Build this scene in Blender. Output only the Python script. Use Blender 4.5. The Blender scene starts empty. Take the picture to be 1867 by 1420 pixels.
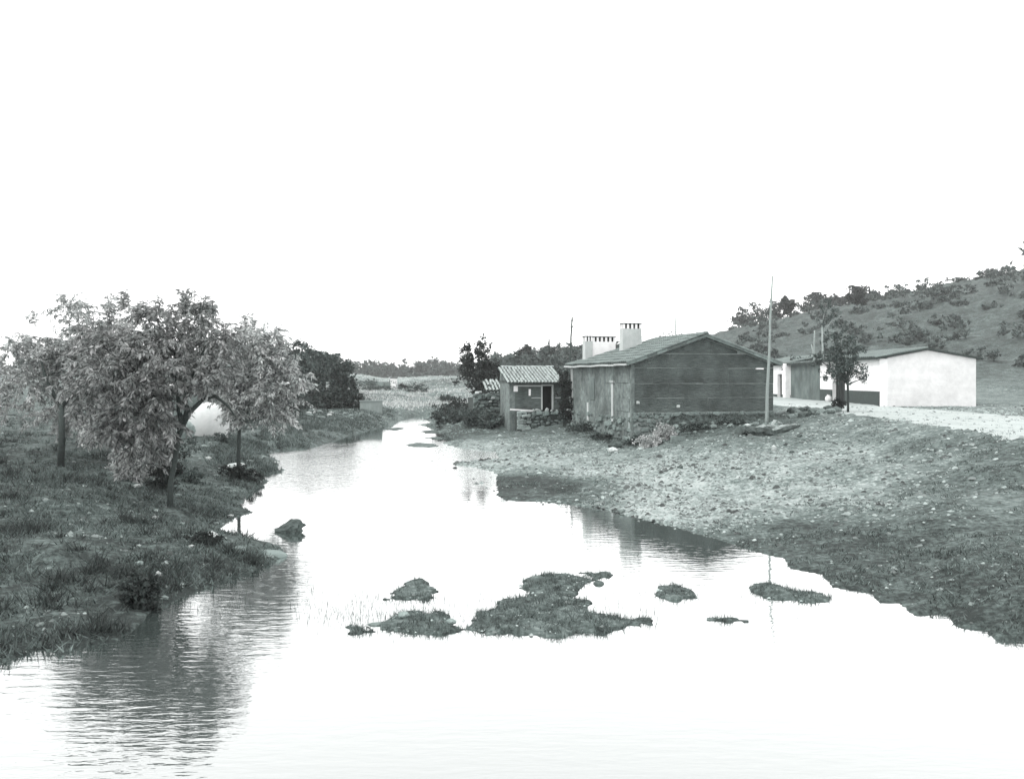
import bpy, math, random
import numpy as np
from mathutils import Vector, Matrix

# ------------------------------------------------------------------ camera, sky, sun, exposure
SC = bpy.context.scene
COL = SC.collection
FPX, CX, YH, CAMH = 1650.0, 933.5, 687.0, 3.2      # focal length in photo pixels, centre, horizon row, eye height

cam_d = bpy.data.cameras.new('camera')
cam = bpy.data.objects.new('camera', cam_d); COL.objects.link(cam)
cam.location = (0, 0, CAMH); cam.rotation_euler = (math.radians(90), 0, 0)
cam_d.sensor_fit = 'HORIZONTAL'; cam_d.sensor_width = 36.0
cam_d.lens = 36.0 * FPX / 1867.0
cam_d.shift_y = -(710.0 - YH) / 1867.0
cam_d.clip_start = 0.1; cam_d.clip_end = 6000
SC.camera = cam

SUN_EL, SUN_AZ = math.radians(52), math.radians(-115)     # azimuth from +Y, clockwise: from the left, behind the camera
world = bpy.data.worlds.new('World'); SC.world = world; world.use_nodes = True
nt = world.node_tree; nt.nodes.clear()
sky = nt.nodes.new('ShaderNodeTexSky'); sky.sky_type = 'NISHITA'; sky.sun_disc = False
sky.sun_elevation = SUN_EL; sky.sun_rotation = SUN_AZ
sky.air_density = 1.0; sky.dust_density = 0.6; sky.ozone_density = 1.0
bw = nt.nodes.new('ShaderNodeRGBToBW')                    # black-and-white film
cl = nt.nodes.new('ShaderNodeMix'); cl.data_type = 'FLOAT'   # even white cloud deck over the sky
cl.inputs[0].default_value = 0.8; cl.inputs[3].default_value = 12.5
bg = nt.nodes.new('ShaderNodeBackground'); bg.inputs['Strength'].default_value = 0.12
wo = nt.nodes.new('ShaderNodeOutputWorld')
nt.links.new(sky.outputs[0], bw.inputs[0]); nt.links.new(bw.outputs[0], cl.inputs[2]); nt.links.new(cl.outputs[0], bg.inputs['Color'])
nt.links.new(bg.outputs[0], wo.inputs[0])

sun_d = bpy.data.lights.new('sun', 'SUN'); sun_d.energy = 1.2; sun_d.angle = math.radians(22)
sun_d.color = (1.0, 0.99, 0.97)
sun = bpy.data.objects.new('sun', sun_d); COL.objects.link(sun)
sdir = Vector((math.sin(SUN_AZ) * math.cos(SUN_EL), math.cos(SUN_AZ) * math.cos(SUN_EL), math.sin(SUN_EL)))
sun.rotation_euler = sdir.to_track_quat('Z', 'Y').to_euler(); sun.location = (-30, -30, 60)

SC.view_settings.view_transform = 'Standard'; SC.view_settings.look = 'None'
SC.view_settings.gamma = 1.0; SC.view_settings.exposure = 0.7; SC.view_settings.use_curve_mapping = False
SC.cycles.use_denoising = True
SC.cycles.max_bounces = 5; SC.cycles.diffuse_bounces = 2; SC.cycles.glossy_bounces = 2
SC.cycles.transparent_max_bounces = 4

RNG = random.Random(7)
NP = np.random.default_rng(7)

# ------------------------------------------------------------------ helpers
def PX(px, d): return (px - CX) * d / FPX
def PZ(py, d): return CAMH - (py - YH) * d / FPX
def W(px, py, d): return (PX(px, d), d, PZ(py, d))
def shore(px, py):
    d = FPX * CAMH / (py - YH)
    return (PX(px, d), d)

def tint(g):
    k = min(1.0, max(0.0, (g - 0.1) / 0.5)); k = 1 - k
    return (g * (1 - 0.20 * k), g * (1 + 0.015 * k), g * (1 - 0.035 * k), 1.0)

def mat(name, g, var=0.25, scale=6.0, rough=0.9, bump=0.0, bscale=None, island=0.0, spec=0.3, stain=0.0, sheen=0.0, transl=0.0, stretch=None):
    m = bpy.data.materials.new(name); m.use_nodes = True
    n = m.node_tree; N = n.nodes; L = n.links
    b = N['Principled BSDF']; b.inputs['Roughness'].default_value = rough
    b.inputs['Specular IOR Level'].default_value = spec
    tc = N.new('ShaderNodeTexCoord')
    vec = tc.outputs['Object']
    if stretch:
        mp = N.new('ShaderNodeMapping'); mp.inputs['Scale'].default_value = stretch
        L.new(vec, mp.inputs['Vector']); vec = mp.outputs[0]
    nz = N.new('ShaderNodeTexNoise'); nz.inputs['Scale'].default_value = scale; nz.inputs['Detail'].default_value = 6
    nz.inputs['Roughness'].default_value = 0.65
    L.new(vec, nz.inputs['Vector'])
    rp = N.new('ShaderNodeValToRGB')
    rp.color_ramp.elements[0].position = 0.25; rp.color_ramp.elements[1].position = 0.75
    rp.color_ramp.elements[0].color = tint(g * (1 - var)); rp.color_ramp.elements[1].color = tint(min(0.9, g * (1 + var)))
    L.new(nz.outputs['Fac'], rp.inputs['Fac'])
    out = rp.outputs['Color']
    def mul(out, fac_sock, lo, hi):
        mr = N.new('ShaderNodeMapRange'); mr.inputs['To Min'].default_value = lo; mr.inputs['To Max'].default_value = hi
        L.new(fac_sock, mr.inputs['Value'])
        mx = N.new('ShaderNodeMix'); mx.data_type = 'RGBA'; mx.blend_type = 'MULTIPLY'; mx.inputs[0].default_value = 1.0
        L.new(out, mx.inputs[6]); L.new(mr.outputs[0], mx.inputs[7])
        return mx.outputs[2]
    if island:
        ge = N.new('ShaderNodeNewGeometry')
        out = mul(out, ge.outputs['Random Per Island'], 1 - island, 1 + island)
        oi = N.new('ShaderNodeObjectInfo')
        out = mul(out, oi.outputs['Random'], 1 - island * 0.5, 1 + island * 0.5)
    if stain:
        n2 = N.new('ShaderNodeTexNoise'); n2.inputs['Scale'].default_value = 0.9; n2.inputs['Detail'].default_value = 8
        L.new(tc.outputs['Object'], n2.inputs['Vector'])
        mr0 = N.new('ShaderNodeMapRange'); mr0.inputs['From Min'].default_value = 0.35; mr0.inputs['From Max'].default_value = 0.7
        L.new(n2.outputs['Fac'], mr0.inputs['Value'])
        out = mul(out, mr0.outputs[0], 1 + stain * 0.3, 1 - stain)
    L.new(out, b.inputs['Base Color'])
    if bump:
        bn = N.new('ShaderNodeTexNoise'); bn.inputs['Scale'].default_value = bscale or scale * 3; bn.inputs['Detail'].default_value = 5
        L.new(tc.outputs['Object'], bn.inputs['Vector'])
        bp = N.new('ShaderNodeBump'); bp.inputs['Strength'].default_value = bump; bp.inputs['Distance'].default_value = 0.03
        L.new(bn.outputs['Fac'], bp.inputs['Height']); L.new(bp.outputs[0], b.inputs['Normal'])
    if transl:
        tr = N.new('ShaderNodeBsdfTranslucent'); L.new(out, tr.inputs['Color'])
        ms = N.new('ShaderNodeMixShader'); ms.inputs[0].default_value = transl
        L.new(b.outputs[0], ms.inputs[1]); L.new(tr.outputs[0], ms.inputs[2])
        L.new(ms.outputs[0], N['Material Output'].inputs['Surface'])
    return m

class MB:
    """collects faces; build() links them as one mesh object, coordinates relative to the parent"""
    def __init__(s): s.v = []; s.f = []
    def add(s, vs, fs):
        o = len(s.v); s.v += [tuple(p) for p in vs]; s.f += [tuple(i + o for i in f) for f in fs]
    def box(s, x0, x1, y0, y1, z0, z1, j=0.0):
        r = lambda: RNG.uniform(-j, j) if j else 0.0
        vs = [(x + r(), y + r(), z + r()) for z in (z0, z1) for (x, y) in ((x0, y0), (x1, y0), (x1, y1), (x0, y1))]
        s.add(vs, [(0, 3, 2, 1), (4, 5, 6, 7), (0, 1, 5, 4), (1, 2, 6, 5), (2, 3, 7, 6), (3, 0, 4, 7)])
    def prism(s, poly, y0, y1):
        """poly of (x,z), extruded along y"""
        n = len(poly)
        vs = [(x, y0, z) for x, z in poly] + [(x, y1, z) for x, z in poly]
        fs = [tuple(range(n)), tuple(reversed(range(n, 2 * n)))] + [(i, i + n, (i + 1) % n + n, (i + 1) % n) for i in range(n)]
        s.add(vs, fs)
    def slab(s, top, th):
        n = len(top)
        vs = list(top) + [(x, y, z - th) for x, y, z in top]
        s.add(vs, [tuple(range(n)), tuple(reversed(range(n, 2 * n)))] + [(i, i + n, (i + 1) % n + n, (i + 1) % n) for i in range(n)])
    def tube(s, pts, rad, seg=7, cap=True):
        pts = [Vector(p) for p in pts]; n = len(pts); o = len(s.v)
        for i, p in enumerate(pts):
            t = (pts[min(i + 1, n - 1)] - pts[max(i - 1, 0)]).normalized()
            a = t.orthogonal().normalized() if abs(t.z) < 0.99 else Vector((1, 0, 0))
            a = (Vector((1, 0.13, 0)) - t * t.dot(Vector((1, 0.13, 0)))).normalized() if abs(t.x) < 0.95 else a
            b = t.cross(a)
            for k in range(seg):
                w = 2 * math.pi * k / seg
                q = p + (a * math.cos(w) + b * math.sin(w)) * rad[i]
                s.v.append(tuple(q))
        for i in range(n - 1):
            for k in range(seg):
                s.f.append((o + i * seg + k, o + i * seg + (k + 1) % seg, o + (i + 1) * seg + (k + 1) % seg, o + (i + 1) * seg + k))
        if cap:
            s.f.append(tuple(o + k for k in reversed(range(seg)))); s.f.append(tuple(o + (n - 1) * seg + k for k in range(seg)))
    def mesh(s, name, m, smooth=False):
        me = bpy.data.meshes.new(name); me.from_pydata(s.v, [], s.f)
        if m: me.materials.append(m)
        if smooth: me.polygons.foreach_set('use_smooth', [True] * len(me.polygons))
        me.update(); return me
    def build(s, name, m, parent=None, smooth=False, loc=None):
        return link(name, s.mesh(name, m, smooth), parent, loc)

def link(name, me, parent=None, loc=None):
    o = bpy.data.objects.new(name, me); COL.objects.link(o)
    if parent is not None: o.parent = parent
    if loc is not None: o.location = loc
    return o
def tag(o, label=None, cat=None, group=None, kind=None):
    if label: o['label'] = label
    if cat: o['category'] = cat
    if group: o['group'] = group
    if kind: o['kind'] = kind
    return o
def thing(name, label, cat, loc, rz=0.0, group=None):
    o = bpy.data.objects.new(name, None); COL.objects.link(o); o.empty_display_size = 0.3
    o.location = loc; o.rotation_euler = (0, 0, rz)
    return tag(o, label, cat, group)

def arr_obj(name, V, F, m, parent=None, loc=None, smooth=False):
    """V (n,3) array, F (m,k) index array with k 3 or 4"""
    me = bpy.data.meshes.new(name)
    V = np.ascontiguousarray(V, dtype=np.float32); F = np.ascontiguousarray(F, dtype=np.int32)
    k = F.shape[1]
    me.vertices.add(len(V)); me.vertices.foreach_set('co', V.ravel())
    me.loops.add(F.size); me.loops.foreach_set('vertex_index', F.ravel())
    me.polygons.add(len(F)); me.polygons.foreach_set('loop_start', np.arange(0, F.size, k, dtype=np.int32))
    if smooth: me.polygons.foreach_set('use_smooth', np.ones(len(F), dtype=bool))
    me.update(calc_edges=True); me.validate()
    if m: me.materials.append(m)
    return link(name, me, parent, loc)

# ---- value noise
def _h(ix, iy, seed):
    n = (ix.astype(np.int64) * 374761393 + iy.astype(np.int64) * 668265263 + seed * 1442695041) & 0x7fffffff
    n = ((n ^ (n >> 13)) * 1274126177) & 0x7fffffff
    return ((n ^ (n >> 16)) & 0xffff) / 65535.0
def vnoise(x, y, seed=0):
    ix = np.floor(x); iy = np.floor(y); fx = x - ix; fy = y - iy
    fx = fx * fx * (3 - 2 * fx); fy = fy * fy * (3 - 2 * fy)
    a = _h(ix, iy, seed); b = _h(ix + 1, iy, seed); c = _h(ix, iy + 1, seed); d = _h(ix + 1, iy + 1, seed)
    return (a + (b - a) * fx) * (1 - fy) + (c + (d - c) * fx) * fy
def fbm(x, y, o=4, seed=0):
    t = 0; a = 1; s = 0
    for i in range(o):
        t = t + a * (vnoise(x, y, seed + i) - 0.5); s += a; a *= 0.5; x = x * 2.03 + 7.1; y = y * 2.03 + 3.7
    return t / s * 2
def sst(a, b, x):
    t = np.clip((x - a) / (b - a), 0, 1); return t * t * (3 - 2 * t)

# ------------------------------------------------------------------ materials
M = {}
M['plaster'] = mat('earth_plaster', 0.165, 0.55, 4, bump=0.9, bscale=18, stain=0.5)
M['gableblk'] = mat('rammed_earth', 0.095, 0.9, 6.0, bump=1.0, bscale=24, island=0.16, stain=0.5, stretch=(.5, .5, 6))
M['mortar'] = mat('lime_mortar', 0.3, 0.3, 7, bump=0.4)
M['rubble'] = mat('rubble_stone', 0.13, 0.35, 5, bump=0.6, island=0.5)
M['rubbledark'] = mat('rubble_core', 0.05, 0.35, 5, bump=0.6)
M['rubblepale'] = mat('pale_rubble', 0.24, 0.35, 5, bump=0.6, island=0.4)
M['white'] = mat('whitewash', 0.78, 0.1, 3, rough=0.95, bump=0.2, stain=.12)
M['whitegrey'] = mat('old_whitewash', 0.44, 0.12, 3, bump=0.3, stain=0.15)
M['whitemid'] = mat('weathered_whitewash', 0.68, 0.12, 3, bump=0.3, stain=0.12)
M['soot_and_shade'] = mat('soot_and_shade', 0.012, 0.3, 5)  # near-black: sooty flue cores, and doorway shade put into the colour
M['dark'] = mat('interior_shade', 0.012, 0.2, 5)  # shade inside the shed put into the colour
M['tile'] = mat('clay_tile', 0.135, 0.5, 9, bump=0.4, island=0.45)
M['tilelight'] = mat('pale_clay_tile', 0.3, 0.35, 9, bump=0.4, island=0.3)
M['tiledark'] = mat('tile_bed', 0.05, 0.3, 9, bump=0.4)
M['wood'] = mat('weathered_wood', 0.27, 0.3, 4, bump=0.4, stretch=(14, 14, 1.0))
M['wooddark'] = mat('dark_wood', 0.06, 0.3, 4, stretch=(14, 14, 1.0))
M['bark'] = mat('bark', 0.045, 0.35, 12, bump=0.6)
M['barkpale'] = mat('pale_bark', 0.3, 0.3, 12, bump=0.4)
M['logbark'] = mat('log_bark', 0.08, 0.75, 5, bump=0.9, bscale=20, stain=.5)
M['stone'] = mat('field_stone', 0.16, 0.4, 6, bump=0.6, island=0.45)
M['stonewhite'] = mat('pale_stone', 0.36, 0.4, 9, bump=0.6, island=0.3)
M['stonedark'] = mat('dark_stone', 0.07, 0.45, 6, bump=0.8, island=0.3)
M['leaf'] = mat('leaf_pale', 0.42, 0.5, 2.2, rough=0.45, island=0.7, spec=0.5, transl=0.5)
M['leafdark'] = mat('leaf_dark', 0.032, 0.3, 1.2, rough=0.7, island=0.55, transl=0.2)
M['leafmid'] = mat('leaf_mid', 0.085, 0.3, 1.0, rough=0.7, island=0.55, transl=0.25)
M['leaffar'] = mat('leaf_far', 0.08, 0.25, 0.1, rough=0.9, island=0.4, transl=0.2)
M['leafoak'] = mat('leaf_oak', 0.045, 0.3, 0.4, rough=0.8, island=0.5, transl=0.2)
M['weedpale'] = mat('weed_pale', 0.5, 0.3, 3, island=0.4, transl=0.3)
M['grass'] = mat('grass_blades', 0.095, 0.6, 0.8, rough=0.8, island=0.75, transl=0.3)
M['gravel'] = mat('gravel_stones', 0.25, 0.3, 3, rough=0.9, island=0.85)
M['road'] = mat('dirt_road', 0.36, 0.12, 3, bump=0.3, bscale=30, stain=0.15)
M['concrete'] = mat('concrete', 0.26, 0.2, 3, bump=0.3, stain=0.25, stretch=(6, 6, 0.6))
M['dado'] = mat('dado_paint', 0.06, 0.2, 4, bump=0.2)
M['greyplaster'] = mat('grey_plaster', 0.14, 0.35, 1.4, bump=0.4, stain=0.35)
M['oven'] = mat('oven_limewash', 0.5, 0.1, 4, bump=0.35, stain=0.12)

# ------------------------------------------------------------------ ground: shoreline, heights, sheet
left_shore = [(242,1150),(275,1112),(330,1087),(400,1062),(470,1037),(500,1024),(516,1010),(505,992),(470,984),(425,973),(400,966),
              (414,950),(426,942),(458,934),(436,922),(452,903),(470,893),(490,881),(478,868),(514,862),(506,842),(486,829),
              (508,823),(560,819),(586,812),(616,801),(644,792),(690,780),(722,772),(738,762),(768,756)]
right_shore = [(796,757),(772,764),(802,769),(776,776),(806,782),(812,790),(842,801),(806,808),(842,818),(905,824),(908,836),(850,841),(826,846),(868,853),
               (905,860),(908,905),(920,913),(985,915),(1040,919),(1110,929),(1150,941),(1220,957),(1300,979),(1345,994),(1400,1012),
               (1424,1016),(1442,1036),(1500,1046),(1516,1069),(1588,1081),(1604,1097),(1640,1098),(1668,1122),(1720,1118),(1750,1142),(1800,1146),(1822,1166),(1890,1160),(1960,1190),(2300,1230)]
water_poly = [(-26, -40), (-22, 4), (-16, 8.6)] + [shore(*p) for p in ((-250,1215),(-60,1198),(10,1204),(70,1182),(120,1190),(170,1172),(215,1170))] + \
             [shore(*p) for p in left_shore] + [shore(*p) for p in right_shore] + [(14, 6), (20, -40)]
islands = [  # pixel outline on the water, top height
    ([(705,1080),(720,1070),(745,1062),(775,1063),(790,1078),(785,1090),(750,1097),(715,1092)], 0.080),
    ([(850,1130),(890,1108),(925,1094),(958,1088),(968,1076),(956,1060),(985,1048),(1040,1050),(1074,1052),(1068,1070),(1058,1086),(1066,1104),(1100,1122),(1140,1130),(1188,1128),(1170,1140),(1120,1150),(1060,1158),(960,1160),(890,1155),(845,1142)], 0.065),
    ([(1065,1046),(1085,1041),(1112,1040),(1126,1045),(1112,1054),(1085,1057)], 0.045),
    ([(1200,1086),(1208,1073),(1232,1068),(1258,1076),(1262,1088),(1235,1096)], 0.050),
    ([(1358,1070),(1385,1065),(1430,1072),(1470,1080),(1506,1086),(1512,1094),(1470,1097),(1420,1090),(1380,1082)], 0.050),
    ([(1300,1130),(1325,1126),(1370,1128),(1372,1131),(1330,1134)], 0.025),
    ([(690,1140),(706,1128),(735,1116),(775,1112),(808,1124),(830,1137),(846,1146),(800,1154),(720,1152)], 0.060),
    ([(612,1150),(640,1140),(668,1144),(676,1152),(640,1158)], 0.030),
    ([(738,811),(760,807),(790,809),(804,813),(780,816),(750,814)], 0.025),
    ([(762,787),(785,784),(812,786),(800,790),(775,790)], 0.03),
    ([(700,783),(725,779),(742,781),(720,785)], 0.03),
    ([(772,798),(800,796),(820,799),(795,802)], 0.03),
    ([(756,774),(780,772),(800,774),(780,777)], 0.020),
]
isl_w = [([shore(*p) for p in poly], h) for poly, h in islands]

def inside(x, y, poly):
    r = np.zeros(x.shape, bool); n = len(poly)
    for i in range(n):
        x0, y0 = poly[i]; x1, y1 = poly[(i + 1) % n]
        if y0 == y1: continue
        c = ((y0 > y) != (y1 > y)) & (x < (x1 - x0) * (y - y0) / (y1 - y0) + x0)
        r ^= c
    return r
def dist(x, y, poly):
    best = np.full(x.shape, 1e9); n = len(poly)
    for i in range(n):
        x0, y0 = poly[i]; x1, y1 = poly[(i + 1) % n]
        dx, dy = x1 - x0, y1 - y0; l2 = dx * dx + dy * dy + 1e-9
        t = np.clip(((x - x0) * dx + (y - y0) * dy) / l2, 0, 1)
        best = np.minimum(best, (x - x0 - t * dx) ** 2 + (y - y0 - t * dy) ** 2)
    return np.sqrt(best)

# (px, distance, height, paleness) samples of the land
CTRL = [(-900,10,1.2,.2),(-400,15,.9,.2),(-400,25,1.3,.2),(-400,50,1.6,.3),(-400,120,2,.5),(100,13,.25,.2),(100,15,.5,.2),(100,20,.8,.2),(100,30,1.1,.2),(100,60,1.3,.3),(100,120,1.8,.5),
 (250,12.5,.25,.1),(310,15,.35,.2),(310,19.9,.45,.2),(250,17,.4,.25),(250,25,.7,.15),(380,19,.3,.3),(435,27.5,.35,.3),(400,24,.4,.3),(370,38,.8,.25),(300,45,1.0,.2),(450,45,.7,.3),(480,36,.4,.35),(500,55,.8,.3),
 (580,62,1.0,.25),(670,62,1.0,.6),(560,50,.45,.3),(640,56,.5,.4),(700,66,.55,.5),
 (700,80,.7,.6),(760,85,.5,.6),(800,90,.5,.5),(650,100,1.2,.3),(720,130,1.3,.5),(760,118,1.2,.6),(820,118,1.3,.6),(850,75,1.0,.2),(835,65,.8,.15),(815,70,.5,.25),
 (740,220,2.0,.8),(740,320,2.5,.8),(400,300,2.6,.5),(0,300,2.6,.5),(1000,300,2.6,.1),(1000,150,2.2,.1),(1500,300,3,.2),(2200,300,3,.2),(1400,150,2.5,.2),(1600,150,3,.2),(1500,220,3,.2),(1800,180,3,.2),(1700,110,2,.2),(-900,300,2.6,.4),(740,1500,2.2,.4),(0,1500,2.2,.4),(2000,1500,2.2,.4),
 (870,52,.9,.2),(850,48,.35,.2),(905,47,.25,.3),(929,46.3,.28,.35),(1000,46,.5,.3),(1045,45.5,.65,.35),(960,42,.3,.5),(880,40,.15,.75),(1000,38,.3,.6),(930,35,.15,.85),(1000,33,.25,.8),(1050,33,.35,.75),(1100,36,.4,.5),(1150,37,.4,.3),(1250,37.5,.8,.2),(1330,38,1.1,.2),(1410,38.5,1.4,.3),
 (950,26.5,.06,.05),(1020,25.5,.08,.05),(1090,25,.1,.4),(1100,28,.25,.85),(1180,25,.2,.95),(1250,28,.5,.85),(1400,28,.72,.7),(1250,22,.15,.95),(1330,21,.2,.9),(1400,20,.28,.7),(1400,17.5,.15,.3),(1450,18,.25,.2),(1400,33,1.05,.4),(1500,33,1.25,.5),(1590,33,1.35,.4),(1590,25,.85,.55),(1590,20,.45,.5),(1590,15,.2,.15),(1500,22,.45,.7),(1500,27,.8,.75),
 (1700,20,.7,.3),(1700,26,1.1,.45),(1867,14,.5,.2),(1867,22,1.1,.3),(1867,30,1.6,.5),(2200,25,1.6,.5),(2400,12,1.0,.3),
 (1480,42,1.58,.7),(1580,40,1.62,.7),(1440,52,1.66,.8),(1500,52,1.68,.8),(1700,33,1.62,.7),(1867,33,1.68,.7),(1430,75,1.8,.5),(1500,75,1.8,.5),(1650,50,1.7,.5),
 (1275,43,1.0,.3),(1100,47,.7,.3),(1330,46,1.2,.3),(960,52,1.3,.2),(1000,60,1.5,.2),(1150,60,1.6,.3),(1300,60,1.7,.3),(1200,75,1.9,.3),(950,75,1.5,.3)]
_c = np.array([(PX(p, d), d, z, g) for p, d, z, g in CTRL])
_cu = _c[:, 0] / (_c[:, 1] + 4.0) * 2.2; _cv = np.log(_c[:, 1] + 4.0) * 1.6
def idw(x, y):
    yy = np.maximum(y, 6.0); u = x / (yy + 4.0) * 2.2; v = np.log(yy + 4.0) * 1.6
    sw = np.zeros(x.shape); sz = np.zeros(x.shape); sg = np.zeros(x.shape)
    for k in range(len(_c)):
        w = 1.0 / ((u - _cu[k]) ** 2 + (v - _cv[k]) ** 2 + 2e-4) ** 2
        sw += w; sz += w * _c[k, 2]; sg += w * _c[k, 3]
    return sz / sw, sg / sw
HILL = np.array([(-800,0),(0,.5),(250,3.5),(480,6),(600,2.5),(700,0),(850,.8),(900,2.5),(1040,5.5),(1200,6.5),(1330,11),(1380,12.2),(1440,14),(1530,16),(1582,17),(1650,18.5),(1750,20.5),(1867,22.5),(2100,26),(2600,28),(4000,20)], float)
def height(x, y):
    x = np.asarray(x, float); y = np.asarray(y, float)
    n1 = fbm(x * 1.3, y * 1.3, 4, 11); n2 = fbm(x * 5.1, y * 5.1, 3, 21)
    far = np.clip(y / 25.0, 0.6, 1.6)
    sd = np.where(inside(x, y, water_poly), -1.0, 1.0) * dist(x, y, water_poly)
    sd = sd + (n1 * 0.16 + n2 * 0.05) * far
    B, pale = idw(x, y)
    yy = np.maximum(y, 6.0); p = x / yy * FPX + CX
    hz = np.interp(p, HILL[:, 0], HILL[:, 1]); r = np.sqrt(x * x + y * y)
    B = B + np.where(y > 20, hz * sst(80, 228, r) * (1 - 0.85 * sst(240, 480, r)), 0)
    wr = sst(11.0, 13.8, x) * sst(17, 25, y) * (1 - sst(85, 110, y)) * (1 - sst(24, 34, x))
    B = B + (np.interp(y, [24, 33, 45, 60, 90], [1.60, 1.63, 1.66, 1.70, 1.86]) - B) * wr
    ls = (x - 5.03) * .9781 + (y - 38) * .2079; lt = -(x - 5.03) * .2079 + (y - 38) * .9781
    hp = sst(.5, 2.2, ls) * (1 - sst(6.2, 7.2, ls)) * np.clip(1 + lt / 2.3, 0, 1) ** 1.2 * (lt < 1.0)
    B = B + np.maximum(1.58 + .08 * fbm(x * 2.5, y * 2.5, 3, 91) - B, 0) * hp; pale = pale * (1 - .5 * hp)
    amp = (0.05 + 0.10 * sst(1, 8, sd)) * (1 - .8 * wr) + 0.9 * sst(60, 200, r)
    land = np.maximum(B, 0.03) * (1 - np.exp(-np.maximum(sd, 0) / 1.1)) + 0.015
    land = land + (fbm(x * .35, y * .35, 3, 31) * amp + n1 * 0.05 * sst(0, 1.5, sd) + n2 * 0.02 * sst(0, .5, sd))* sst(0, .6, sd)
    z = np.where(sd > 0, np.maximum(land, 0.012), -0.35 * (1 - np.exp(sd / 0.6)) - 0.02)
    isl = np.full(x.shape, -9.0)
    for poly, h in isl_w:
        xs = [q[0] for q in poly]; ys = [q[1] for q in poly]
        box = (x > min(xs) - 1) & (x < max(xs) + 1) & (y > min(ys) - 1.5) & (y < max(ys) + 1.5)
        if not box.any(): continue
        xb, yb = x[box], y[box]
        s = np.where(inside(xb, yb, poly), 1.0, -1.0) * dist(xb, yb, poly) + (fbm(xb * 3.5, yb * 3.5, 5, 41)) * 0.24 + .025
        zi = np.where(s > 0, h * (1 - np.exp(-s / 0.18)) * (1 + 1.1 * fbm(xb * 5, yb * 5, 4, 51)) + 0.006, -9)
        isl[box] = np.maximum(isl[box], zi)
        pale[box] = np.where(zi > -1, 0.36, pale[box])
    z = np.maximum(z, isl)
    return z, pale, sd
def gz(x, y):
    return float(height(np.array([x], float), np.array([y], float))[0][0])

rows = np.concatenate([np.linspace(-40, 5, 26)[:-1], 5 * np.exp(np.linspace(0, math.log(1600 / 5.0), 640))])
ui = np.concatenate([np.linspace(-1.6, -0.72, 30)[:-1], np.linspace(-0.72, 0.72, 560), np.linspace(0.72, 1.6, 30)[1:]])
Yg, Ug = np.meshgrid(rows, ui, indexing='ij')
Xg = Ug * np.where(Yg > 5, Yg, 5 + (5 - Yg) * 0.9)
Zg, Pg, Sg = height(Xg.ravel(), Yg.ravel())
nr, nc = Xg.shape
idx = np.arange(nr * nc).reshape(nr, nc)
Fg = np.stack([idx[:-1, :-1], idx[:-1, 1:], idx[1:, 1:], idx[1:, :-1]], -1).reshape(-1, 4)

def ground_material():
    m = bpy.data.materials.new('earth_and_turf'); m.use_nodes = True
    n = m.node_tree; N = n.nodes; L = n.links; b = N['Principled BSDF']
    b.inputs['Roughness'].default_value = 0.95; b.inputs['Specular IOR Level'].default_value = 0.2
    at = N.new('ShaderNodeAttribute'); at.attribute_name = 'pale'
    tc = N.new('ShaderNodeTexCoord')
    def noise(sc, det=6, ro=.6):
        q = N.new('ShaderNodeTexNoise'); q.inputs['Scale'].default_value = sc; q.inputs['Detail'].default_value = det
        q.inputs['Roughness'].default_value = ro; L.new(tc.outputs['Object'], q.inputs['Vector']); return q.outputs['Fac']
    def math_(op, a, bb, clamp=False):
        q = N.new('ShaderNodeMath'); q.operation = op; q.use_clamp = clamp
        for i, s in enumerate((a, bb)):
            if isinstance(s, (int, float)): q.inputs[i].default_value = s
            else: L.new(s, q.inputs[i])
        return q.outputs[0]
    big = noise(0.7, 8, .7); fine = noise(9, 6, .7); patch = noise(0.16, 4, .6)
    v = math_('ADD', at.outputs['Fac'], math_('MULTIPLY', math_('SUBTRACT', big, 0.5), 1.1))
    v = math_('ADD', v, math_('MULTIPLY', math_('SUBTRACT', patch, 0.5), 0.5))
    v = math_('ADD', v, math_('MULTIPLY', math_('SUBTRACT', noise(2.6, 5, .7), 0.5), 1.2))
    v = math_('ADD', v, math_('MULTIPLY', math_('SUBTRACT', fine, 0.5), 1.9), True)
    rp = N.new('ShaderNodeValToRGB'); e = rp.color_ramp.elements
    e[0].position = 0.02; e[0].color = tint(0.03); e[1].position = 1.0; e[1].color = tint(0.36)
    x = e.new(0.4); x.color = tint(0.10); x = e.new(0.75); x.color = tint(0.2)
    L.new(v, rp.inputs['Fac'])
    L.new(rp.outputs[0], b.inputs['Base Color'])
    bp = N.new('ShaderNodeBump'); bp.inputs['Strength'].default_value = 0.7; bp.inputs['Distance'].default_value = 0.06
    L.new(noise(14, 6, .7), bp.inputs['Height']); L.new(bp.outputs[0], b.inputs['Normal'])
    return m
M['ground'] = ground_material()
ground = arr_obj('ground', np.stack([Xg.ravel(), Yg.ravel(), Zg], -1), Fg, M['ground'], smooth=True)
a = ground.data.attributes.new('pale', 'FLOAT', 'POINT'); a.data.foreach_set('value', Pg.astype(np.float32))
tag(ground, kind='structure')

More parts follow.
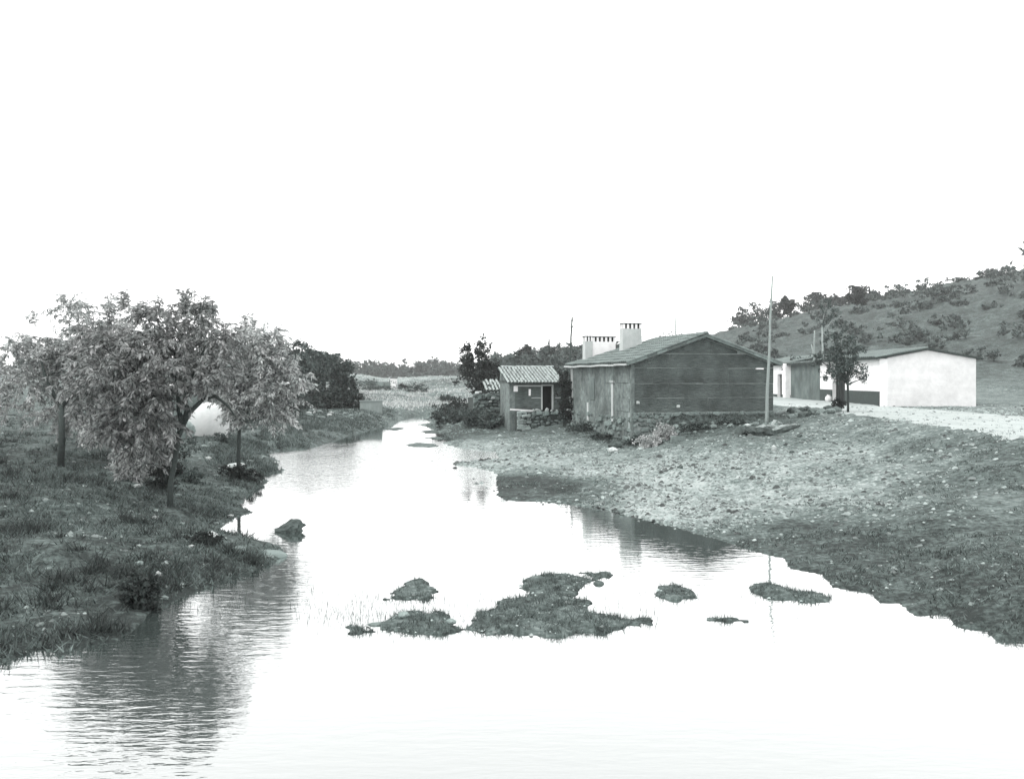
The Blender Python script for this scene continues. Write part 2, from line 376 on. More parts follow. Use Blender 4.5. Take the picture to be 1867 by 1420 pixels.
def water_material():
    m = bpy.data.materials.new('river_water'); m.use_nodes = True
    n = m.node_tree; N = n.nodes; L = n.links; N.clear()
    out = N.new('ShaderNodeOutputMaterial'); gl = N.new('ShaderNodeBsdfGlossy'); df = N.new('ShaderNodeBsdfDiffuse')
    gl.inputs['Roughness'].default_value = 0.02; gl.inputs['Color'].default_value = (0.97, 0.985, 0.98, 1)
    df.inputs['Color'].default_value = tint(0.06)
    tc = N.new('ShaderNodeTexCoord'); mp = N.new('ShaderNodeMapping'); mp.inputs['Scale'].default_value = (1.2, 3.5, 1)
    L.new(tc.outputs['Object'], mp.inputs['Vector'])
    nz = N.new('ShaderNodeTexNoise'); nz.inputs['Scale'].default_value = 2.2; nz.inputs['Detail'].default_value = 3
    L.new(mp.outputs[0], nz.inputs['Vector'])
    bp = N.new('ShaderNodeBump'); bp.inputs['Distance'].default_value = 0.05
    sp = N.new('ShaderNodeSeparateXYZ'); L.new(tc.outputs['Object'], sp.inputs[0])      # a breeze ruffles the middle reach
    def rng(sock, a0, a1, b0, b1):
        q = N.new('ShaderNodeMapRange'); q.interpolation_type = 'SMOOTHSTEP'
        for i_, v_ in zip(('From Min', 'From Max', 'To Min', 'To Max'), (a0, a1, b0, b1)): q.inputs[i_].default_value = v_
        L.new(sock, q.inputs['Value']); return q.outputs[0]
    def mth(op, u, v):
        q = N.new('ShaderNodeMath'); q.operation = op
        for i_, v_ in enumerate((u, v)):
            if isinstance(v_, float): q.inputs[i_].default_value = v_
            else: L.new(v_, q.inputs[i_])
        return q.outputs[0]
    pn = N.new('ShaderNodeTexNoise'); pn.inputs['Scale'].default_value = 0.35; L.new(tc.outputs['Object'], pn.inputs['Vector'])
    msk = mth('MULTIPLY', mth('MULTIPLY', rng(sp.outputs['Y'], 24., 30., 0., 1.), rng(sp.outputs['Y'], 40., 47., 1., 0.)), rng(pn.outputs['Fac'], .3, .5, .6, 1.))
    near = mth('MULTIPLY', rng(sp.outputs['X'], -3.4, -2.2, 1., 0.), rng(sp.outputs['Y'], 15., 19., 1., 0.))
    msk = mth('MAXIMUM', msk, mth('MULTIPLY', near, .22))
    L.new(mth('ADD', mth('MULTIPLY', msk, .45), .06), bp.inputs['Strength'])
    L.new(nz.outputs['Fac'], bp.inputs['Height']); L.new(bp.outputs[0], gl.inputs['Normal'])
    fr = N.new('ShaderNodeFresnel'); fr.inputs['IOR'].default_value = 1.9; L.new(bp.outputs[0], fr.inputs['Normal'])
    mr = N.new('ShaderNodeMapRange'); mr.inputs['From Min'].default_value = 0.08; mr.inputs['From Max'].default_value = 0.5
    mr.inputs['To Min'].default_value = 0.24; mr.inputs['To Max'].default_value = 0.96; L.new(fr.outputs[0], mr.inputs['Value'])
    mx = N.new('ShaderNodeMixShader'); L.new(mr.outputs[0], mx.inputs[0]); L.new(df.outputs[0], mx.inputs[1]); L.new(gl.outputs[0], mx.inputs[2])
    L.new(mx.outputs[0], out.inputs[0]); return m
wb = MB(); wb.add([(-40, -40, 0), (30, -40, 0), (30, 100, 0), (-40, 100, 0)], [(0, 1, 2, 3)])
tag(wb.build('river_water', water_material()), kind='structure')

# dirt road along the house fronts: sheet following the ground
ry = np.linspace(24, 90, 90); rx = np.linspace(0, 1, 14)
RYm, RXm = np.meshgrid(ry, rx, indexing='ij')
lo = 13.6 + 0.02 * (RYm - 40) + fbm(RYm * .4, RYm * 0, 3, 3) * 0.5
Xr = lo + (19.4 - lo) * RXm
Zr = height(Xr.ravel(), RYm.ravel())[0]
Zr = Zr + 0.03 - 0.06 * np.clip(1 - RXm.ravel() / 0.1, 0, 1)
i2 = np.arange(Xr.size).reshape(Xr.shape)
Fr = np.stack([i2[:-1, :-1], i2[:-1, 1:], i2[1:, 1:], i2[1:, :-1]], -1).reshape(-1, 4)
tag(arr_obj('dirt_road', np.stack([Xr.ravel(), RYm.ravel(), Zr], -1), Fr, M['road'], smooth=True), kind='structure')

# ------------------------------------------------------------------ shared shapes
def tile_mesh(name, m, w=0.2, ln=0.46, h=0.075, seg=6):
    """barrel roof tile, axis +y going up the slope, arch over x"""
    b = MB(); vs = []
    for j, y in enumerate((0.0, ln)):
        k = 1.0 - 0.16 * j
        for q in (1.0, 0.80):
            for i in range(seg + 1):
                t = math.pi * i / seg
                vs.append((-math.cos(t) * w * .5 * k * q, y, math.sin(t) * h * k * q + (0 if q == 1 else 0)))
    n = seg + 1; fs = []
    for i in range(seg):
        fs.append((i, i + 1, 2 * n + i + 1, 2 * n + i)); fs.append((n + i + 1, n + i, 3 * n + i, 3 * n + i + 1))
        fs.append((i + 1, i, n + i, n + i + 1)); fs.append((2 * n + i, 2 * n + i + 1, 3 * n + i + 1, 3 * n + i))
    b.add(vs, fs)
    return b.mesh(name, m, False)
TILE = tile_mesh('tile', M['tile'], 0.22, 0.5, 0.085)
TILEL = tile_mesh('tile', M['tilelight'], 0.135, 0.48, 0.075)

def stone_verts(rx, ry, rz, rough=.25, rnd=RNG, sub=1):
    import bmesh
    bm = bmesh.new(); bmesh.ops.create_icosphere(bm, subdivisions=sub, radius=1.0)
    for v in bm.verts:
        k = 1 + rnd.uniform(-rough, rough)
        v.co = Vector((v.co.x * rx * k, v.co.y * ry * k, v.co.z * rz * k))
    vs = [tuple(v.co) for v in bm.verts]; fs = [tuple(v.index for v in f.verts) for f in bm.faces]
    bm.free(); return vs, fs
def stone_mesh(m, sub=1, rough=.25):
    b = MB(); b.add(*stone_verts(1, 1, 1, rough, RNG, sub)); return b.mesh('stone', m)
def block_stone_mesh(m):
    b = MB(); b.box(-.5, .5, -.5, .5, -.5, .5, 0.13)
    import bmesh
    me = b.mesh('stone', m); bm = bmesh.new(); bm.from_mesh(me)
    bmesh.ops.bevel(bm, geom=bm.edges[:], offset=0.14, segments=1, affect='EDGES'); bm.to_mesh(me); bm.free(); return me
def lump_mesh(m):
    b = MB(); vs, fs = stone_verts(.56, .56, .56, .2, RNG, 1)
    b.add([tuple(max(-.5, min(.5, q)) for q in v) for v in vs], fs); return b.mesh('stone', m)
BLK = [block_stone_mesh(M['rubble']) for _ in range(3)] + [lump_mesh(M['rubble']) for _ in range(5)]
BLKP = [block_stone_mesh(M['rubblepale']) for _ in range(2)] + [lump_mesh(M['rubblepale']) for _ in range(4)]
BLKW = [block_stone_mesh(M['stonewhite']) for _ in range(3)]
def rubble_wall(parent, u0, u1, zlo, zhi, place, meshes, size=(.34, .17), name='stone', gap=1.0, keep=1.0):
    """rows of rough stones; place(u, z) -> (loc, rot z), zlo a function of u"""
    z = min(zlo(u0), zlo(u1)) - 0.1
    while z < zhi:
        h = size[1] * RNG.uniform(.8, 1.25); u = u0
        while u < u1 - 0.06:
            w = min(size[0] * RNG.uniform(.4, 1.5), u1 - u); zj = RNG.uniform(-.3, .3) * h
            uc = u + w / 2; zc = min(z + h / 2 + zj, zhi - h * .45)
            if z + h > zlo(uc) and RNG.random() < keep:
                (x, y), rz = place(uc)
                o = link(name, RNG.choice(meshes), parent, (x, y, zc))
                o.rotation_euler = (RNG.uniform(-.1, .1), RNG.uniform(-.2, .2), rz + RNG.uniform(-.1, .1))
                o.scale = (w * .97, RNG.uniform(.13, .22), h * RNG.uniform(.75, 1.15))
            u += w
        z += h

def leaves_arrays(C, L, Wd, D, U, fold=0.25):
    """leaf quads (two folded triangles): centre base C, direction D, side U"""
    Nn = np.cross(D, U); Nn /= np.linalg.norm(Nn, axis=1, keepdims=True) + 1e-9
    S = np.cross(Nn, D)
    L = L[:, None]; Wd = Wd[:, None]
    base = C; tip = C + D * L - Nn * L * 0.12; mid = C + D * L * 0.45
    a_ = mid + S * Wd * .5 + Nn * Wd * fold; b_ = mid - S * Wd * .5 + Nn * Wd * fold
    V = np.stack([base, a_, tip, b_], 1).reshape(-1, 3)
    n = len(C); F = (np.arange(n) * 4)[:, None]
    F = np.concatenate([F + np.array([0, 1, 2]), F + np.array([0, 2, 3])], 0)
    return V, F
def rdir(n, up=0.0):
    d = NP.normal(size=(n, 3)); d[:, 2] += up; return d / np.linalg.norm(d, axis=1, keepdims=True)

def blob_leaves(blobs, n, ls, hollow=0.5, up=0.2, wr=.7):
    """leaves through ellipsoid blobs (x,y,z,rx,ry,rz): clumped"""
    vol = np.array([b[3] * b[4] * b[5] for b in blobs]) ** 0.75; vol /= vol.sum()
    P = []
    for b, f in zip(blobs, vol):
        k = max(20, int(n * f)); ncl = max(6, k // 26)
        dc = rdir(ncl); rc = (hollow + (1 - hollow) * NP.random(ncl)) ** 0.6
        cl = dc * rc[:, None] * (1 + 0.32 * NP.normal(size=(ncl, 1)))
        ci = NP.integers(0, ncl, k)
        q = cl[ci] + NP.normal(size=(k, 3)) * 0.12
        P.append(q * np.array(b[3:6]) + np.array(b[0:3]))
    P = np.concatenate(P); k = len(P)
    L = ls * NP.uniform(.6, 1.4, k)
    return leaves_arrays(P, L, L * wr, rdir(k, up), rdir(k))

def tree(name, label, loc, blobs, n, ls, trunk, leafm, barkm, cat='tree', group=None, branches=True, wr=.7, hollow=.5):
    """blobs relative to the base; trunk = list of (x,y,z,r)"""
    t = thing(name, label, cat, loc, 0, group)
    b = MB(); b.tube([p[:3] for p in trunk], [p[3] for p in trunk], 8)
    if branches:
        top = Vector(trunk[-1][:3]); r0 = trunk[-1][3]; prev = Vector(trunk[max(0, len(trunk) - 2)][:3])
        for q in blobs:
            c = Vector(q[:3]); s = top.lerp(prev, RNG.uniform(0, .5)); mid = s.lerp(c, .5) + Vector((RNG.uniform(-.1, .1), RNG.uniform(-.1, .1), .08)) * q[3]
            b.tube([s, mid, c], [r0 * .8, r0 * .5, r0 * .2], 5)
            for _ in range(3):
                e = c + Vector((RNG.uniform(-1, 1) * q[3], RNG.uniform(-1, 1) * q[4], RNG.uniform(-.6, 1) * q[5])) * .8
                b.tube([mid.lerp(c, RNG.random()), (mid + e) / 2 + Vector((0, 0, .05)), e], [r0 * .35, r0 * .22, r0 * .08], 4)
    b.build('trunk', barkm, t, True)
    V, F = blob_leaves(blobs, n, ls, wr=wr, hollow=hollow)
    arr_obj('crown', V, F, leafm, t)
    return t

def bush(name, label, loc, blobs, n, ls, leafm, cat='bush', group=None, stems=5):
    t = thing(name, label, cat, loc, 0, group)
    b = MB()
    for k in range(stems):
        q = RNG.choice(blobs); e = Vector(q[:3]) + Vector((RNG.uniform(-.5, .5) * q[3], RNG.uniform(-.5, .5) * q[4], RNG.uniform(0, .5) * q[5]))
        b.tube([(RNG.uniform(-.1, .1), RNG.uniform(-.1, .1), -.15), e * .5, e], [.03, .02, .008], 5)
    tag(b.build('stems', M['bark'], t), kind='stuff')
    V, F = blob_leaves(blobs, n, ls); arr_obj('foliage', V, F, leafm, t)
    return t

def ground_pt(px, d):
    x = PX(px, d); return (x, d, gz(x, d))

# ------------------------------------------------------------------ farmhouse with the block gable
R12 = math.radians(12)
GW, GL, EZ, RZ = 6.47, 9.3, 3.82, 4.94       # gable width, length, wall head, ridge
HALF = GW / 2; SLP = (RZ - EZ) / HALF
def clip(poly, a, b, c):
    """keep a*x + b*z <= c"""
    out = []
    for i in range(len(poly)):
        p, q = poly[i], poly[(i + 1) % len(poly)]
        fp, fq = a * p[0] + b * p[1] - c, a * q[0] + b * q[1] - c
        if fp <= 0: out.append(p)
        if fp * fq < 0:
            t = fp / (fp - fq); out.append((p[0] + (q[0] - p[0]) * t, p[1] + (q[1] - p[1]) * t))
    return out
house = thing('farmhouse', 'low dark block-built farmhouse with tiled roof and two tall chimneys', 'house', (5.03, 38.0, 0), R12)
b = MB()
b.prism([(0, -.6), (GW, -.6), (GW, EZ), (HALF, RZ - .06), (0, EZ)], 0, .45)
b.build('gable_wall', M['mortar'], house)
b = MB(); b.box(0, .45, .45, GL, -.6, EZ); b.box(GW - .45, GW, .45, GL, -.6, EZ); b.box(.45, GW - .45, GL - .45, GL, -.6, EZ)
b.build('wall', M['plaster'], house)
# earth blocks of the gable, in courses, each proud of the mortar
zc = [1.70, 2.31, 2.92, 3.57, 4.18, 4.95]
for r in range(len(zc) - 1):
    s = -0.55 * (r % 2) + RNG.uniform(-.1, .1)
    while s < GW:
        w = RNG.uniform(1.0, 1.25); g = .0045
        x0, x1 = max(s + g, 0.012), min(s + w - g, GW - .012); z0, z1 = zc[r] + .013, zc[r + 1] - .013
        s += w
        if x1 - x0 < .12: continue
        j = lambda: RNG.uniform(-.012, .012)
        poly = [(x0 + j(), z0 + j()), (x1 + j(), z0 + j()), (x1 + j(), z1 + j()), (x0 + j(), z1 + j())]
        poly = clip(poly, -SLP, 1, EZ - .1 ); poly = clip(poly, SLP, 1, EZ - .1 + SLP * GW)
        if len(poly) < 3: continue
        ar = abs(sum(poly[i][0] * poly[(i + 1) % len(poly)][1] - poly[(i + 1) % len(poly)][0] * poly[i][1] for i in range(len(poly)))) / 2
        if ar < .02: continue
        bb = MB(); bb.prism(poly, -.016 - RNG.uniform(0, .012), .05); bb.build('earth_block', M['gableblk'], house)
# rubble footing below the blocks
rubble_wall(house, 0.02, GW - .02, lambda u: .2 + .5 * min(u, 2.2), 1.70, lambda u: ((u, -.01), 0), BLK, (.34, .19))
# river side: two courses of blocks near the corner, old plaster beyond, rubble footing
for r, (z0, z1) in enumerate(((1.70, 2.31), (2.31, 2.92), (2.92, 3.72))):
    t = .2
    while t < 3.4 - r * .5:
        w = RNG.uniform(1.0, 1.3)
        bb = MB(); j = lambda: RNG.uniform(-.01, .01)
        bb.box(-.022 + j(), .05, t + .012, t + w - .012, z0 + .022, z1 - .022, .008); bb.build('earth_block', M['plaster'], house); t += w
rubble_wall(house, .05, 9.2, lambda u: .35 + .03 * u, 1.5, lambda u: ((-.0, u), math.pi / 2), BLK, (.36, .2), keep=.45)
b = MB(); b.box(-.03, .1, -.034, .12, .2, 3.72, .012); b.build('corner_quoin', M['plaster'], house)
b = MB(); b.box(-.045, .06, 2.36, 2.62, 1.2, 2.9, .02); o = b.build('blocked_doorway', M['whitegrey'], house); o['label'] = 'pale upright strip of a blocked doorway in the river wall'
b = MB(); b.box(-.08, .06, 2.22, 2.74, 2.93, 3.04, .01); b.build('lintel', M['stonewhite'], house)
b = MB(); b.box(-.03, .06, 6.2, 6.45, 1.1, 1.95, .01); b.build('plaster_strip', M['whitegrey'], house)
b = MB(); b.box(-.028, .06, 5.2, 6.0, 2.1, 3.15, .01); b.build('blocked_window', M['greyplaster'], house)
b = MB(); b.box(-.035, .06, 9.05, 9.31, .8, 3.6, .02); b.build('plaster_strip', M['whitegrey'], house)
b = MB(); b.box(5.62, 5.95, -.14, .02, 3.52, 3.58); b.build('white_bracket', M['white'], house)
for (s, z) in ((2.05, 1.95), (.25, 2.12)):
    o = link('stone', RNG.choice(BLKW), house, (s, -.05, z)); o.scale = (.14, .12, .12)
# roof deck: river slope, road slope, hip at the far end
zt = lambda s: RZ + .07 - abs(HALF - s) * SLP
HT = 5.6
roof = MB()
ov = .28
roof.slab([(-ov, -.22, zt(-ov)), (HALF, -.22, RZ + .07), (HALF, HT, RZ + .07), (-ov, GL + .3, zt(-ov))], .09)
roof.slab([(HALF, -.22, RZ + .07), (GW + ov, -.22, zt(-ov)), (GW + ov, GL + .3, zt(-ov)), (HALF, HT, RZ + .07)], .09)
roof.slab([(HALF, HT, RZ + .068), (GW + ov, GL + .3, zt(-ov) - .002), (-ov, GL + .3, zt(-ov) - .002)], .09)
roof_o = roof.build('roof', M['tiledark'], house)
ang = math.atan(SLP); sl = math.hypot(HALF + ov, SLP * (HALF + ov)); rowl = .42
cols = int((GL + .5) / .25)
for c in range(cols):
    t = -.16 + c * .25
    smax = HALF if t < HT else HALF - (t - HT) / (GL + .3 - HT) * (HALF + ov)
    lmax = (smax + ov) / math.cos(ang)
    sag = .02 * math.sin(c * .7) + RNG.uniform(-.008, .008)
    k = 0
    while k * rowl < lmax - .12:
        u = k * rowl - .04
        o = link('tile', TILE, roof_o, (-ov + u * math.cos(ang) , t + RNG.uniform(-.012, .012), zt(-ov) + u * math.sin(ang) + .012 + sag * .4 + .004 * k))
        o.rotation_euler = Matrix.Rotation(math.radians(-90), 3, 'Z').to_euler()
        o.rotation_euler = (Matrix(((0, math.cos(ang), -math.sin(ang)), (-1, 0, 0), (0, math.sin(ang), math.cos(ang))))
                            @ Matrix.Rotation(RNG.uniform(-.04, .04), 3, 'Z') @ Matrix.Rotation(-.03, 3, 'X')).to_euler()
        k += 1
for k in range(9):       # verge of the road slope
    u = k * rowl - .04
    o = link('tile', TILE, roof_o, (GW + ov - u * math.cos(ang), -.12, zt(-ov) + u * math.sin(ang) + .012))
    o.rotation_euler = Matrix(((0, -math.cos(ang), math.sin(ang)), (1, 0, 0), (0, math.sin(ang), math.cos(ang)))).to_euler()
for k in range(13):
    o = link('ridge_tile', TILE, roof_o, (HALF, -.24 + k * .45, RZ + .09)); o.rotation_euler = (RNG.uniform(-.02, .04), 0, RNG.uniform(-.04, .04)); o.scale = (1.25, 1, 1.1)
b = MB(); n = 24
for k in range(n):
    t0 = -.2 + k * (GL + .5) / n; t1 = -.2 + (k + 1) * (GL + .5) / n - .004
    dz = .012 * math.sin(k * .9) + RNG.uniform(-.006, .006)
    b.box(-ov - .05, -ov + .1, t0, t1, zt(-ov) - .12 + dz, zt(-ov) - .04 + dz, .006)
b.build('eave_mortar', M['whitegrey'], roof_o)
b = MB()                  # mortared gable verges
for k in range(8):
    s0 = -ov + k * (HALF + ov) / 8; s1 = -ov + (k + 1) * (HALF + ov) / 8
    for mir in (0, 1):
        f = (lambda s: GW - s) if mir else (lambda s: s)
        p = [(f(s0), zt(s0) - .12), (f(s1), zt(s1) - .12), (f(s1), zt(s1) - .005), (f(s0), zt(s0) - .005)]
        b.prism(p[::-1] if mir else p, -.25, -.1)
b.build('verge_mortar', M['rubble'], roof_o)

def chimney(s0, s1, t0, t1, z0, z1, taper, m, slots, name='chimney'):
    ch = MB(); cs, ct = (s0 + s1) / 2, (t0 + t1) / 2
    zb = z1 - .27
    def ring(k, z): return [(cs + (s0 - cs) * k, ct + (t0 - ct) * k, z), (cs + (s1 - cs) * k, ct + (t0 - ct) * k, z), (cs + (s1 - cs) * k, ct + (t1 - ct) * k, z), (cs + (s0 - cs) * k, ct + (t1 - ct) * k, z)]
    vs = ring(1, z0) + ring(1 - taper, zb)
    ch.add(vs, [(0, 3, 2, 1), (4, 5, 6, 7), (0, 1, 5, 4), (1, 2, 6, 5), (2, 3, 7, 6), (3, 0, 4, 7)])
    c = ch.build(name, m, house)
    k = 1 - taper; a0, a1 = cs + (s0 - cs) * k, cs + (s1 - cs) * k; c0, c1 = ct + (t0 - ct) * k, ct + (t1 - ct) * k
    f = MB(); f.box(a0 + .07, a1 - .07, c0 + .07, c1 - .07, zb, z1 - .05); f.build('flue', M['soot_and_shade'], c)  # solid sooty core; its near-black also stands for shade in the openings
    w = (a1 - a0) / (slots * 2 + 1)
    for i in range(slots + 1):
        for (y0, y1) in ((c0, c0 + .06), (c1 - .06, c1)):
            f = MB(); f.box(a0 + 2 * i * w, a0 + (2 * i + 1) * w, y0, y1, zb, z1 - .045, .004); f.build('cap_post', M['white'], c)
    for x in (a0, a1 - .08):
        f = MB(); f.box(x, x + .08, (c0 + c1) / 2 - .05, (c0 + c1) / 2 + .05, zb, z1 - .045); f.build('cap_post', M['white'], c)
    f = MB(); f.box(a0 - .02, a1 + .02, c0 - .02, c1 + .02, z1 - .045, z1); f.build('cap_slab', M['rubbledark'], c)
    return c
chimney(1.28, 2.30, 4.95, 5.45, 3.9, 5.77, .09, M['whitegrey'], 4)['label'] = 'tall tapered grey-white chimney nearer the gable'
chimney(.75, 2.0, 8.05, 8.5, 3.7, 5.26, .02, M['white'], 5)['label'] = 'broad white chimney at the far end of the roof'
chimney(.36, .74, 8.0, 8.5, 3.7, 5.28, .0, M['whitegrey'], 2)['label'] = 'narrow greyer flue against the broad white chimney'
# weeds rooted on the ridge
for (s, t, h) in ((3.1, 4.2, .38), (3.15, 3.6, .22), (3.1, 4.7, .3), (3.2, 2.4, .2), (3.1, 3.1, .25)):
    k = 26
    C = np.array([s, t, RZ + .1]) + NP.normal(size=(k, 3)) * np.array([.05, .14, .0]) + np.array([0, 0, 1]) * NP.uniform(0, h, (k, 1))
    V, F = leaves_arrays(C, NP.uniform(.06, .13, k), NP.uniform(.01, .03, k), rdir(k, 1.2), rdir(k)); tag(arr_obj('roof_weed', V, F, M['leafmid'], roof_o), kind='stuff')
    st = MB()
    for _ in range(4):
        x, y = s + RNG.uniform(-.03, .03), t + RNG.uniform(-.1, .1)
        st.tube([(x, y, RZ + .03), (x + RNG.uniform(-.05, .05), y + RNG.uniform(-.08, .08), RZ + .1 + h)], [.006, .003], 4)
    tag(st.build('weed_stem', M['leafmid'], roof_o), kind='stuff')

# ------------------------------------------------------------------ tiled shed on its stone terrace
shed = thing('tiled_shed', 'small shed with pale ribbed tile roof and dark open doorway', 'shed', (-.13, 48.0, 0), R12)
SW, SD = 3.3, 2.6
b = MB(); b.box(0, .3, 0, SD, -.4, 2.86)
b.prism([(0, 2.86), (.3, 2.86), (.3, 3.0), (0, 3.0)], .5, SD)
b.build('end_wall', M['plaster'], shed)
b = MB(); b.add([(0, .02, 2.86), (.3, .02, 2.86), (.3, SD, 2.86), (0, SD, 2.86), (0, SD, 3.6), (.3, SD, 3.6)], [(0, 4, 3), (1, 2, 5), (0, 1, 5, 4), (2, 3, 4, 5), (0, 3, 2, 1)])
b.build('end_gable', M['plaster'], shed)
b = MB()
b.box(.301, 1.78, .003, .28, 1.2, 2.88); b.box(2.34, SW, .003, .28, 1.2, 2.88); b.box(1.781, 2.339, .004, .28, 2.68, 2.88)
b.box(.3, SW, SD - .3, SD, -.4, 3.5); b.build('front_wall', M['gableblk'], shed)
b = MB(); b.box(1.72, 1.80, -.015, .1, 1.44, 2.72); b.box(2.32, 2.40, -.015, .1, 1.44, 2.72); b.box(1.72, 2.40, -.018, .1, 2.721, 2.79); b.build('door_frame', M['whitegrey'], shed)
b = MB(); b.box(1.60, 2.5, .9, 1.0, 1.2, 2.8); b.build('interior_shade', M['dark'], shed)  # near-black panel stands in for the unlit inside behind the doorway
b = MB(); b.box(.22, .44, -.03, .05, 2.42, 2.72); b.build('white_window', M['white'], shed)
b = MB(); b.box(1.04, 1.15, -.03, .05, 2.2, 2.55, .006); b.build('white_slit', M['white'], shed)
for q in ((.3, 1.7, 2.68, 2.76), (1.2, 1.7, 2.06, 2.1), (2.5, 3.2, 2.06, 2.1)):
    b = MB(); b.box(q[0], q[1], -.012, .05, q[2], q[3], .005); b.build('mortar_line', M['whitegrey'], shed)
zs = lambda y: 2.90 + (y + .18) * .285
rf = MB(); rf.slab([(-.12, -.2, zs(-.2)), (SW - .2, -.2, zs(-.2)), (SW - .2, SD + .1, zs(SD + .1)), (-.12, SD + .1, zs(SD + .1))], .07)
srf = rf.build('roof', M['tiledark'], shed); a2 = math.atan(.285)
for c in range(17):
    x = -.06 + c * .187
    for k in range(7):
        u = k * .41 - .05
        o = link('tile', TILEL, srf, (x + RNG.uniform(-.012, .012), -.2 + u * math.cos(a2), zs(-.2) + u * math.sin(a2) + .006 + .004 * k)); o.rotation_euler = (a2 - .02, 0, RNG.uniform(-.05, .05))
for k in range(7):
    o = link('ridge_tile', TILEL, srf, (.05 + k * .43, SD + .05, zs(SD) + .06)); o.rotation_euler = (RNG.uniform(-.05, .05), RNG.uniform(-.1, .1), -math.pi / 2); o.scale = (1.15, 1, 1.1)

terr = thing('stone_terrace', 'dark rubble terrace wall carrying the tiled shed', 'wall', (-.13, 48.0, 0), R12)
b = MB(); b.box(.3, 3.6, -.46, -.06, -.4, 1.36, .02); b.build('core', M['rubbledark'], terr)
rubble_wall(terr, .3, 1.05, lambda u: .2, 1.4, lambda u: ((u, -.47), 0), BLKP, (.24, .15))
rubble_wall(terr, 1.05, 3.55, lambda u: .25 + .1 * u, 1.38, lambda u: ((u, -.46), 0), BLK, (.26, .16), keep=.85)
WSTONE = [stone_mesh(M['stonewhite'], 1, .22) for _ in range(3)]
for i, (s, z, r) in enumerate(((1.22, 1.44, .075), (1.42, 1.46, .1), (1.55, 1.43, .08), (1.95, 1.47, .11), (2.2, 1.42, .06), (2.5, 1.43, .06), (3.1, 1.42, .085), (3.3, 1.40, .07), (3.4, 1.42, .05))):
    x, y = -.13 + s * math.cos(R12) + .33 * math.sin(R12), 48 + s * math.sin(R12) - .33 * math.cos(R12)
    o = link('white_stone', WSTONE[i % 3], None, (x, y, z - .02)); o.scale = (r * 1.3, r, r); o.rotation_euler = (0, 0, RNG.uniform(0, 3))
    tag(o, 'whitewashed stone set along the top of the dark terrace wall', 'stone', 'white stones on the terrace')
b = MB(); b.box(-.6, .6, -.07, .07, 0, .09, .012)
o = b.build('pale_beam', M['whitemid'], None, loc=(.5, 47.72, 1.40)); o.rotation_euler = (0, .06, R12)
tag(o, 'pale squared beam lying on the terrace below the shed', 'beam')

# ------------------------------------------------------------------ ruined outbuilding left of the shed
ruin = thing('ruined_outbuilding', 'ruined rubble outbuilding with a broken scrap of tiled roof', 'ruin', (-1.3, 51.5, 0), R12)
b = MB(); b.box(-.85, .75, .1, .5, -.2, 2.2, .03); b.box(-.85, -.45, .5, 2.2, -.2, 2.0, .03); b.build('core', M['rubbledark'], ruin)
rubble_wall(ruin, -.9, .75, lambda u: .6, 2.25, lambda u: ((u, .08), 0), BLK, (.26, .17))
rf = MB(); rf.slab([(-.15, -.05, 2.42), (.8, -.05, 2.42), (.8, 1.5, 3.0), (-.15, 1.5, 3.0)], .06); rr = rf.build('roof', M['tiledark'], ruin)
for c in range(5):
    for k in range(4):
        if (c, k) in ((1, 1), (0, 3)): continue
        o = link('tile', TILEL, rr, (-.1 + c * .2, -.08 + k * .4 * .936, 2.43 + k * .4 * .35)); o.rotation_euler = (.36, 0, RNG.uniform(-.12, .12))
for (s, z, r) in ((-.7, 2.3, .16), (.2, 2.0, .12), (.05, 1.8, .1), (-.5, 2.35, .1)):
    o = link('stone', RNG.choice(BLKW), ruin, (s, -.02, z)); o.scale = (r * 1.5, r, r)

